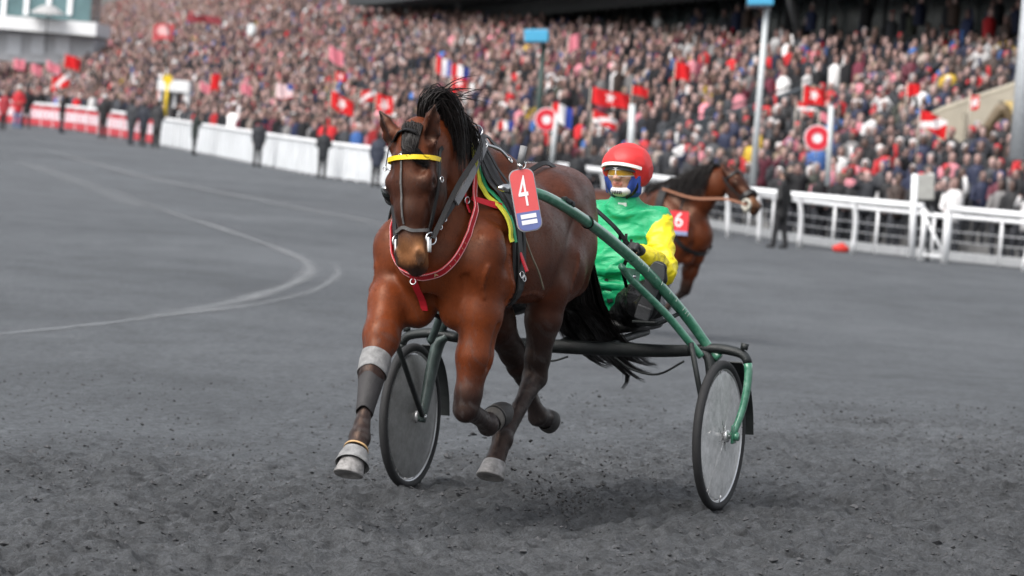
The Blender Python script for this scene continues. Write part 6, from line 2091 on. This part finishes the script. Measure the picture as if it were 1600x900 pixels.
# ------------------------------------------------------------------ flags held up in the crowd
FLAGM = attr_mat('flag_cloth', .7, .2, var=.08, vscale=3)
FLAGR = np.random.default_rng(21)
def flag(px, py, wpx, hpx, kind, label, group=None, dz=1.9, front=False):
    p, k, s = stand_hit(px, py + 8, 2.3)
    if front:
        i = int(np.argmin(np.abs(RAILPXX - px))); p = RAIL[i] + out_of(unit(RAIL[min(i + 1, 599)] - RAIL[max(i - 1, 0)])) * 3.0
    d = proj(p)[2]
    c = at_depth(px, py, d)
    sc = d / FPX
    W, Hh = wpx * sc, hpx * sc
    nu, nv = 33, 21
    ph = FLAGR.uniform(0, 6.28); sk = FLAGR.uniform(-.40, .25)
    V, C = [], []
    for j in range(nv):
        for i in range(nu):
            a, b_ = i / (nu - 1), j / (nv - 1)
            x = (a - .5) * W; z = (b_ - .5) * Hh + sk * (a - .5) * W + .05 * Hh * math.sin(a * 6 + ph)
            y = .16 * W * math.sin(a * 8.5 + ph + b_ * 1.6) * (a ** .5); x *= 1 - .12 * abs(math.sin(ph * 3)); z += .06 * Hh * math.sin(b_ * 5 + a * 4 + ph)
            V.append(c + np.array([x, y, z]))
            red, white, blue = (.60, .018, .022), (.80, .78, .78), (.03, .06, .32)
            if kind == 'fr': col = red if a < .34 else white if a < .67 else blue
            elif kind == 'fr2': col = blue if a < .34 else white if a < .67 else red
            elif kind == 'us': col = (.06, .09, .30) if (a > .6 and b_ > .45) else ((.55, .05, .08) if int(b_ * 13) % 2 == 0 else white)
            elif kind == 'pink': col = (.62, .20, .25)
            elif kind == 'rw': col = (.72, .45, .45) if ((a - .5) ** 2 + (b_ - .55) ** 2 < .12) else (.55, .10, .11)
            elif kind == 'rwd': col = white if abs(a - b_) < .22 else red
            elif kind == 'dull': col = (.26, .05, .06)
            elif kind == 'green': col = (.01, .20, .08)
            else:
                ex, ey = (a - .48) * wpx / hpx, b_ - .5
                th_ = math.atan2(ey, ex) + ph
                col = white if (math.hypot(ex, ey) < .25 * (1 + .4 * math.cos(5 * th_)) and kind == 'emb') else red
            C.append(col)
    F = np.array([(j * nu + i, j * nu + i + 1, (j + 1) * nu + i + 1, (j + 1) * nu + i) for j in range(nv - 1) for i in range(nu - 1)])
    base = np.array([c[0] - W / 2, c[1], c[2] - Hh / 2 - .9])
    r = tag(wempty('flag', base), label, 'flag', group)
    o = wobj('cloth', (V, F), FLAGM, r)
    set_tint(o.data, np.array(C))
    wobj('stick', tube([base, c + np.array([-W / 2, 0, Hh / 2 + .05])], .016, 6), mat('flag_stick', (.5, .45, .38), .6), r)
flag(255, 50, 34, 26, 'rw', 'faded red and white flag high in the stand above the white booth')
flag(113, 98, 26, 20, 'red', 'red flag at the top of the flag cluster near the advertising boards')
flag(95, 128, 30, 22, 'rwd', 'red and white flag in the middle of the flag cluster by the advertising boards')
flag(84, 106, 26, 14, 'pink', 'pink flag beside the flag cluster by the advertising boards')
flag(86, 148, 18, 22, 'rwd', 'lowest red and white flag of the cluster above the advertising boards')
flag(30, 101, 20, 16, 'pink', 'leftmost pink flag in the crowd under the white building')
flag(56, 109, 18, 15, 'pink', 'small pink flag second from the left under the white building')
flag(336, 129, 15, 26, 'red', 'narrow upright red flag right of the white booth')
flag(320, 137, 18, 14, 'pink', 'pink flag beside the narrow upright red flag')
flag(384, 140, 20, 16, 'pink', 'pink flag left of the striped flag with blue corner')
flag(445, 142, 30, 22, 'us', 'striped red and white flag with a blue corner behind the white fence')
flag(535, 163, 40, 24, 'emb', 'large red flag with white emblem above the person in black hooded coat')
flag(601, 163, 30, 26, 'emb', 'red flag with white emblem beside the front horse\'s ears')
flag(575, 150, 26, 18, 'rwd', 'tilted red and white flag between two red flags left of the horse\'s ears')
flag(694, 104, 28, 26, 'fr', 'blue white and red flag above the front horse\'s mane')
flag(719, 112, 30, 20, 'fr', 'smaller blue white and red flag right above the horse\'s mane')
flag(718, 131, 26, 20, 'emb', 'red flag with white emblem just behind the horse\'s mane')
flag(705, 152, 16, 24, 'red', 'red flag half hidden by the horse\'s mane')
flag(525, 88, 26, 22, 'pink', 'bright pink flag high in the middle of the crowd')
flag(533, 120, 20, 14, 'emb', 'small red flag below the bright pink flag')
flag(878, 180, 34, 30, 'fr', 'blue white and red flag beside the left ring sign')
flag(790, 196, 26, 14, 'fr', 'small blue white and red flag low in the crowd above the horse\'s withers')
flag(955, 154, 66, 24, 'emb', 'long red flag with white emblem above the driver\'s helmet')
flag(1000, 143, 26, 14, 'red', 'red flag end waving right of the long red flag')
flag(945, 188, 40, 18, 'rwd', 'red and white striped flag low behind the driver')
flag(897, 66, 18, 26, 'pink', 'pale pink flag high above the left ring sign')
flag(1067, 112, 26, 26, 'red', 'red flag left of the white floodlight pole')
flag(1273, 150, 38, 26, 'emb', 'red flag above the right ring sign')
flag(1258, 170, 28, 14, 'rwd', 'red and white flag just under the red flag above the right ring sign')
flag(1458, 194, 44, 28, 'rwd', 'big pink and red flag at the foot of the beige ramp wall')
flag(1523, 160, 14, 22, 'emb', 'small red flag hanging on the beige ramp wall')
flag(1428, 140, 22, 18, 'red', 'red scarf-like flag waved below the gallery')
flag(1290, 185, 20, 14, 'pink', 'small pink flag next to the right ring sign')
flag(250, 148, 8, 20, 'red', 'tiny red flag left of the white booth')
flag(318, 30, 60, 12, 'dull', 'long red banner high in the left of the stand')

# ------------------------------------------------------------------ poles, ring signs, booth
def pole_thing(name, pts_px, d, r, mt_, label, cat='pole'):
    P = [at_depth(x, y, d) for x, y in pts_px]
    root = tag(wempty(name, P[0]), label, cat)
    wobj('pole', tube([P[0], P[-1]], [r * 1.15, r * .85], 12), mt_, root)
    return root
LAMPB = mat('lamp_blue', (.06, .34, .55), .35, var=.06)
PGREEN = mat('pole_green', (.018, .040, .034), .5)
PWHITE = mat('pole_white', (.50, .53, .54), .5)
def lamp_head(root, px, py, d, w, h):
    c = at_depth(px, py, d); s = d / FPX
    wobj('lamp_head', obox(c, RV * w * s / 2 + UV * -.0, np.array([0, .30, 0]), UV * h * s / 2 + RV * .0, .05), LAMPB, root, False)
    wobj('lamp_glass', obox(c - UV * h * s * .55 + np.array([0, -.05, 0]), RV * w * s * .40, np.array([0, .25, 0]), UV * .03), mat('lamp_glass', (.02, .03, .05), .2), root, False)
    wobj('bracket', tube([c + RV * w * s * .3 - UV * h * s * .5, c + RV * w * s * .3 - UV * h * s * 1.1], .05, 6), PWHITE, root)
f1 = pole_thing('floodlight_pole', [(1176, 290), (1198, 8)], 92, .075, PWHITE, 'tall white floodlight pole with blue lamp behind the second horse', 'floodlight')
lamp_head(f1, 1188, 1, 92, 40, 16)
f2 = pole_thing('floodlight_pole', [(834, 280), (850, 62)], 118, .10, PGREEN, 'dark green floodlight pole with blue lamp behind the left ring sign', 'floodlight')
lamp_head(f2, 838, 56, 118, 38, 20)
RINGR = mat('ring_red', (.55, .012, .03), .45)
RINGW = mat('ring_white', (.74, .70, .72), .5)
def ring_sign(px, py, rpx, d, ppx, label):
    c = at_depth(px, py, d); s = d / FPX; R = rpx * s
    base = at_depth(ppx[0][0], ppx[0][1], d)
    root = tag(wempty('ring_sign', base), label, 'sign')
    wobj('post', tube([base, at_depth(ppx[1][0], ppx[1][1], d)], .065, 10), PWHITE, root)
    ax_ = -FV
    wobj('back_disc', lathe([(.001, -.03), (R * 1.1, -.03), (R * 1.1, .01), (.001, .01)], c, ax_, 32), RINGW, root, False)
    wobj('red_ring', lathe([(R * .42, .012), (R, .012), (R, .035), (R * .42, .035), (R * .42, .012)], c, ax_, 32), RINGR, root, False)
    wobj('centre', lathe([(.001, .014), (R * .41, .014), (R * .41, .022), (.001, .022)], c, ax_, 24), RINGW, root, False)
ring_sign(854, 187, 17, 108, [(862, 262), (869, 178)], 'round red sign with white centre left of the driver\'s helmet')
ring_sign(1277, 216, 19, 90, [(1293, 290), (1299, 165)], 'round red sign with white centre at the right, behind the open rail')
yb = pole_thing('yellow_sign', [(258, 182), (262, 128)], 158, .075, mat('sign_yellow', (.66, .46, .01), .5), 'round yellow sign on a post by the white booth', 'sign')
wobj('disc', lathe([(.001, -.03), (.20, -.03), (.20, .03), (.001, .03)], at_depth(262, 124, 158), -FV, 24), mat('sign_yellow', (.66, .46, .01), .5), yb, False)
bt = tag(wempty('white_booth', at_depth(270, 190, 161)), 'white open-fronted booth behind the start of the white boarded fence', 'booth')
def bbox(x0, x1, y0, y1, d0, d1, nm, mt_):
    a, c = at_depth(x0, y1, d0), at_depth(x1, y0, d0)
    wobj(nm, box((a[0], d0, a[2]), (c[0], d1, c[2])), mt_, bt, False)
bbox(245, 254, 130, 192, 160, 161, 'side_wall', WPAINT)
bbox(284, 297, 134, 196, 160, 161, 'side_wall', WPAINT)
bbox(246, 297, 127, 141, 159.9, 162, 'lintel', WPAINT)
bbox(270, 276, 141, 168, 160.2, 160.6, 'inner_post', WPAINT)
bbox(254, 284, 140, 196, 161.6, 161.8, 'back_wall', mat('booth_inside', (.16, .15, .15), .8))
pole_thing('white_post', [(985, 262), (988, 163)], 104, .10, PWHITE, 'plain white post under the long red flag', 'post')
pole_thing('white_post', [(391, 68), (394, 38)], 215, .26, PWHITE, 'short white post high in the left of the stand', 'post')
pole_thing('green_post', [(735, 118), (741, 58)], 165, .17, mat('post_greygreen', (.11, .14, .13), .6), 'grey-green post standing in the middle of the stand', 'post')
pole_thing('grey_column', [(1592, 250), (1612, -40)], 86, .20, mat('column_grey', (.36, .38, .40), .5), 'thick grey column at the right edge of the picture', 'column')
# grey box on a white post behind the rail
p0 = at_depth(1424, 402, 83.5); p1 = at_depth(1430, 272, 83.5)
cb_ = tag(wempty('control_box', p0), 'white post with a grey box beside the rail gate', 'post')
wobj('post', tube([p0, p1], .075, 10), WPAINT, cb_)
c = at_depth(1446, 292, 83.6); s = 83.6 / FPX
wobj('box', obox(c, RV * 13 * s, np.array([0, .12, 0]), UV * 20 * s, .02), mat('box_grey', (.33, .33, .31), .6), cb_, False)
p = hit(1313, 394)
bag = tag(wempty('red_bag', p), 'small red bag lying at the foot of the open rail', 'bag')
bgv = Vol((-.3, -.2, -.05), (.3, .2, .35), .02)
bgv.ell((0, 0, .08), (.20, .12, .10), .03); bgv.ell((.02, 0, .15), (.07, .07, .07), .05)
v, f, _ = bgv.skin(1)
o = obj('bag', v, f, mat('bag_red', (.55, .03, .02), .6), bag)

# ------------------------------------------------------------------ the second horse
d2 = 42.0
hd2 = unit(np.array([.82, -.57, 0])); lf2 = np.array([-hd2[1], hd2[0], 0])
w2 = at_depth(1036, 302, d2)
o2 = w2 - hd2 * 1.2 - UP * 1.64
mm = Matrix.Identity(4)
for i in range(3):
    mm[i][0], mm[i][1], mm[i][2], mm[i][3] = hd2[i], lf2[i], (0, 0, 1)[i], (o2 + hd2 * 1.0)[i]
horse2 = tag(empty('horse', mm, (1.0, 0, 0)), 'dark bay horse wearing number 6, running behind the driver', 'horse')
HF2 = head_frame((2.07, 0, 1.965), (.74, 0, -.67), math.radians(-8))
HORSE2 = dict(lo=(-.42, -.46, .02), hi=(2.75, .46, 2.26), head=HF2, ear_out=.01, ear_fwd=-.02, ear_turn=.3,
    neck=[(1.22, 0, 1.42, .14, .26), (1.46, 0, 1.53, .13, .24), (1.68, 0, 1.67, .108, .20), (1.85, 0, 1.79, .09, .165), (2.0, 0, 1.885, .08, .12)],
    legs=[
      dict(hind=False, top=(1.60, -.20, 1.11), j=[(1.50, -.20, .985), (1.40, -.17, .60), (1.24, -.15, .28), (1.16, -.14, .21)], hoof=[(1.16, -.14, .21), (1.13, -.14, .13), 0], toe=(1, 0, .1)),
      dict(hind=False, top=(1.58, .20, 1.12), j=[(1.54, .195, .985), (1.48, .165, .60), (1.26, .145, .38), (1.16, .145, .36)], hoof=[(1.16, .145, .36), (1.08, .145, .35), 0], toe=(-.2, 0, -1)),
      dict(hind=True, j=[(.45, .165, 1.27), (.72, .205, 1.04), (.42, .145, .66), (.40, .115, .27), (.44, .11, .17)], hoof=[(.44, .11, .17), (.46, .11, .09), 0], toe=(1, 0, .1)),
      dict(hind=True, j=[(.42, -.165, 1.27), (.55, -.20, .97), (.20, -.16, .655), (-.04, -.13, .40), (-.14, -.13, .36)], hoof=[(-.14, -.13, .36), (-.21, -.13, .34), 0], toe=(-.1, 0, -1))])
build_horse(horse2, HORSE2, .016, .72)
HV2 = LASTVOL
mp2 = []
for i in range(900):
    u = random.random(); x = 1.25 + .74 * u
    r0 = onskin(HV2, (x, 0, 1.45 + .40 * u), (-.5, 0, 1.0), -.01) + np.array([0, random.gauss(0, .012), 0])
    w_ = np.array([random.gauss(0, .025), random.gauss(0, .012), random.gauss(0, .02)])
    mp2.append(catmull([r0, r0 + (-.06, -.03, .03), r0 + np.array([-.10, -.08, -.06]) + w_, r0 + np.array([-.14, -.15, -.22 - random.random() * .16]) + w_], 8))
obj('mane', *strands(mp2, .006), HAIR, horse2)
tp2 = []
for i in range(300):
    s, t = random.gauss(0, 1), random.gauss(0, 1)
    tp2.append(catmull([(.22, s * .02, 1.46), (.05, s * .04, 1.40), (-.06 + t * .04, s * .06, 1.10), (-.12 + t * .06, s * .07, .75), (-.2 + t * .08, s * .08, .5)], 9))
obj('tail', *strands(tp2, .008), HAIR, horse2)
o_, a_, le_, n_ = HF2
P, N, vf = belt(HV2, hp(HF2, .09, 0, -.06), le_, n_, -30, 210, 24, .024, .012)
br2 = obj('bridle', *vf, LEATHER, horse2, False)
P, N, vf = belt(HV2, hp(HF2, .40, 0, -.055), le_, n_, -40, 220, 24, .05, .012, .02)
obj('noseband', *vf, LEATHER, br2, False)
for s in (-1, 1):
    c = catmull([hp(HF2, .02, s * .09, -.10), hp(HF2, .2, s * .122, -.085), hp(HF2, .40, s * .085, -.07), hp(HF2, .50, s * .075, -.07)], 10)
    obj('cheek_strap', *strap(c, le_ * s, .022, .006), LEATHER, br2, False)
obj('bit_guard', *join(ring(hp(HF2, .50, -.085, -.07), le_, .05, .018, 20, 8), ring(hp(HF2, .52, -.06, -.11), le_, .03, .02, 16, 8)), mat('fleece_white', (.42, .40, .34), .9), br2)
P, N, vf = belt(HV2, (1.33, 0, 1.36), (0, 1, 0), (.05, 0, -1), -90, 270, 50, .10, .012, .008, 3)
pd2 = obj('saddle_pad', *vf, LEATHER, horse2, False)
P, N, vf = belt(HV2, (1.50, 0, 1.28), (0, 1, 0), (.5, 0, -.5), 20, 160, 30, .05, .014, .006, 4)
obj('breast_strap', *vf, LEATHER, horse2, False)
rp = [onskin(HV2, (1.30, -.10, 1.5), (0, -.4, 1), .03), np.array([1.72, -.20, 1.62]), np.array([2.10, -.16, 1.64]), hp(HF2, .50, -.085, -.07)]
obj('check_rein', *strap(catmull(rp, 16), (0, -1, .2), .026, .006), mat('tan_leather', (.22, .085, .04), .5), horse2, False)
# its number plate
pc2l = np.array([1.65, -.34, 1.34])
pl2 = empty('number_plate', mm.copy(), (1.0, 0, 0))
tag(pl2, 'red plate with white number 6 on the second horse\'s shoulder', 'number plate')
cw = w2 + hd2 * (pc2l[0] - 1.2) + lf2 * pc2l[1] + UP * (pc2l[2] - 1.64)
pn2 = unit((-.25 + .60, -1.0, .05)); pu2 = unit(np.array([0, 0, 1.0]) - pn2 * pn2[2]); pr2 = np.cross(pu2, pn2)
pc2 = pc2l
obj('board', *place(slab(rrect(.105, .13, .02), -.004, .0), pc2, pr2, pu2, pn2), mat('plate_red2', (.60, .02, .03), .4, var=.05), pl2, False)
obj('blue_band', *place(slab([(-.104, -.129), (.104, -.129), (.104, -.085), (-.104, -.085)], .001, .003), pc2, pr2, pu2, pn2), mat('plate_blue2', (.20, .24, .40), .4), pl2, False)
V, F = text_mesh('6', .22, .002); V[:, 0] -= V[:, 0].mean(); V[:, 1] -= V[:, 1].mean()
obj('numeral', *place((V, F), pc2 + pu2 * .022 + pn2 * .004, pr2, pu2, pn2, .95, 1.0), WHITE, pl2, False)
obj('plate_strap', *tube([pc2 + pu2 * .13, pc2 + pu2 * .25 + (-.05, .14, 0)], .012, 8), LEATHER, pl2)
for o in list(SC.objects):
    if '_o' in o: del o['_o']
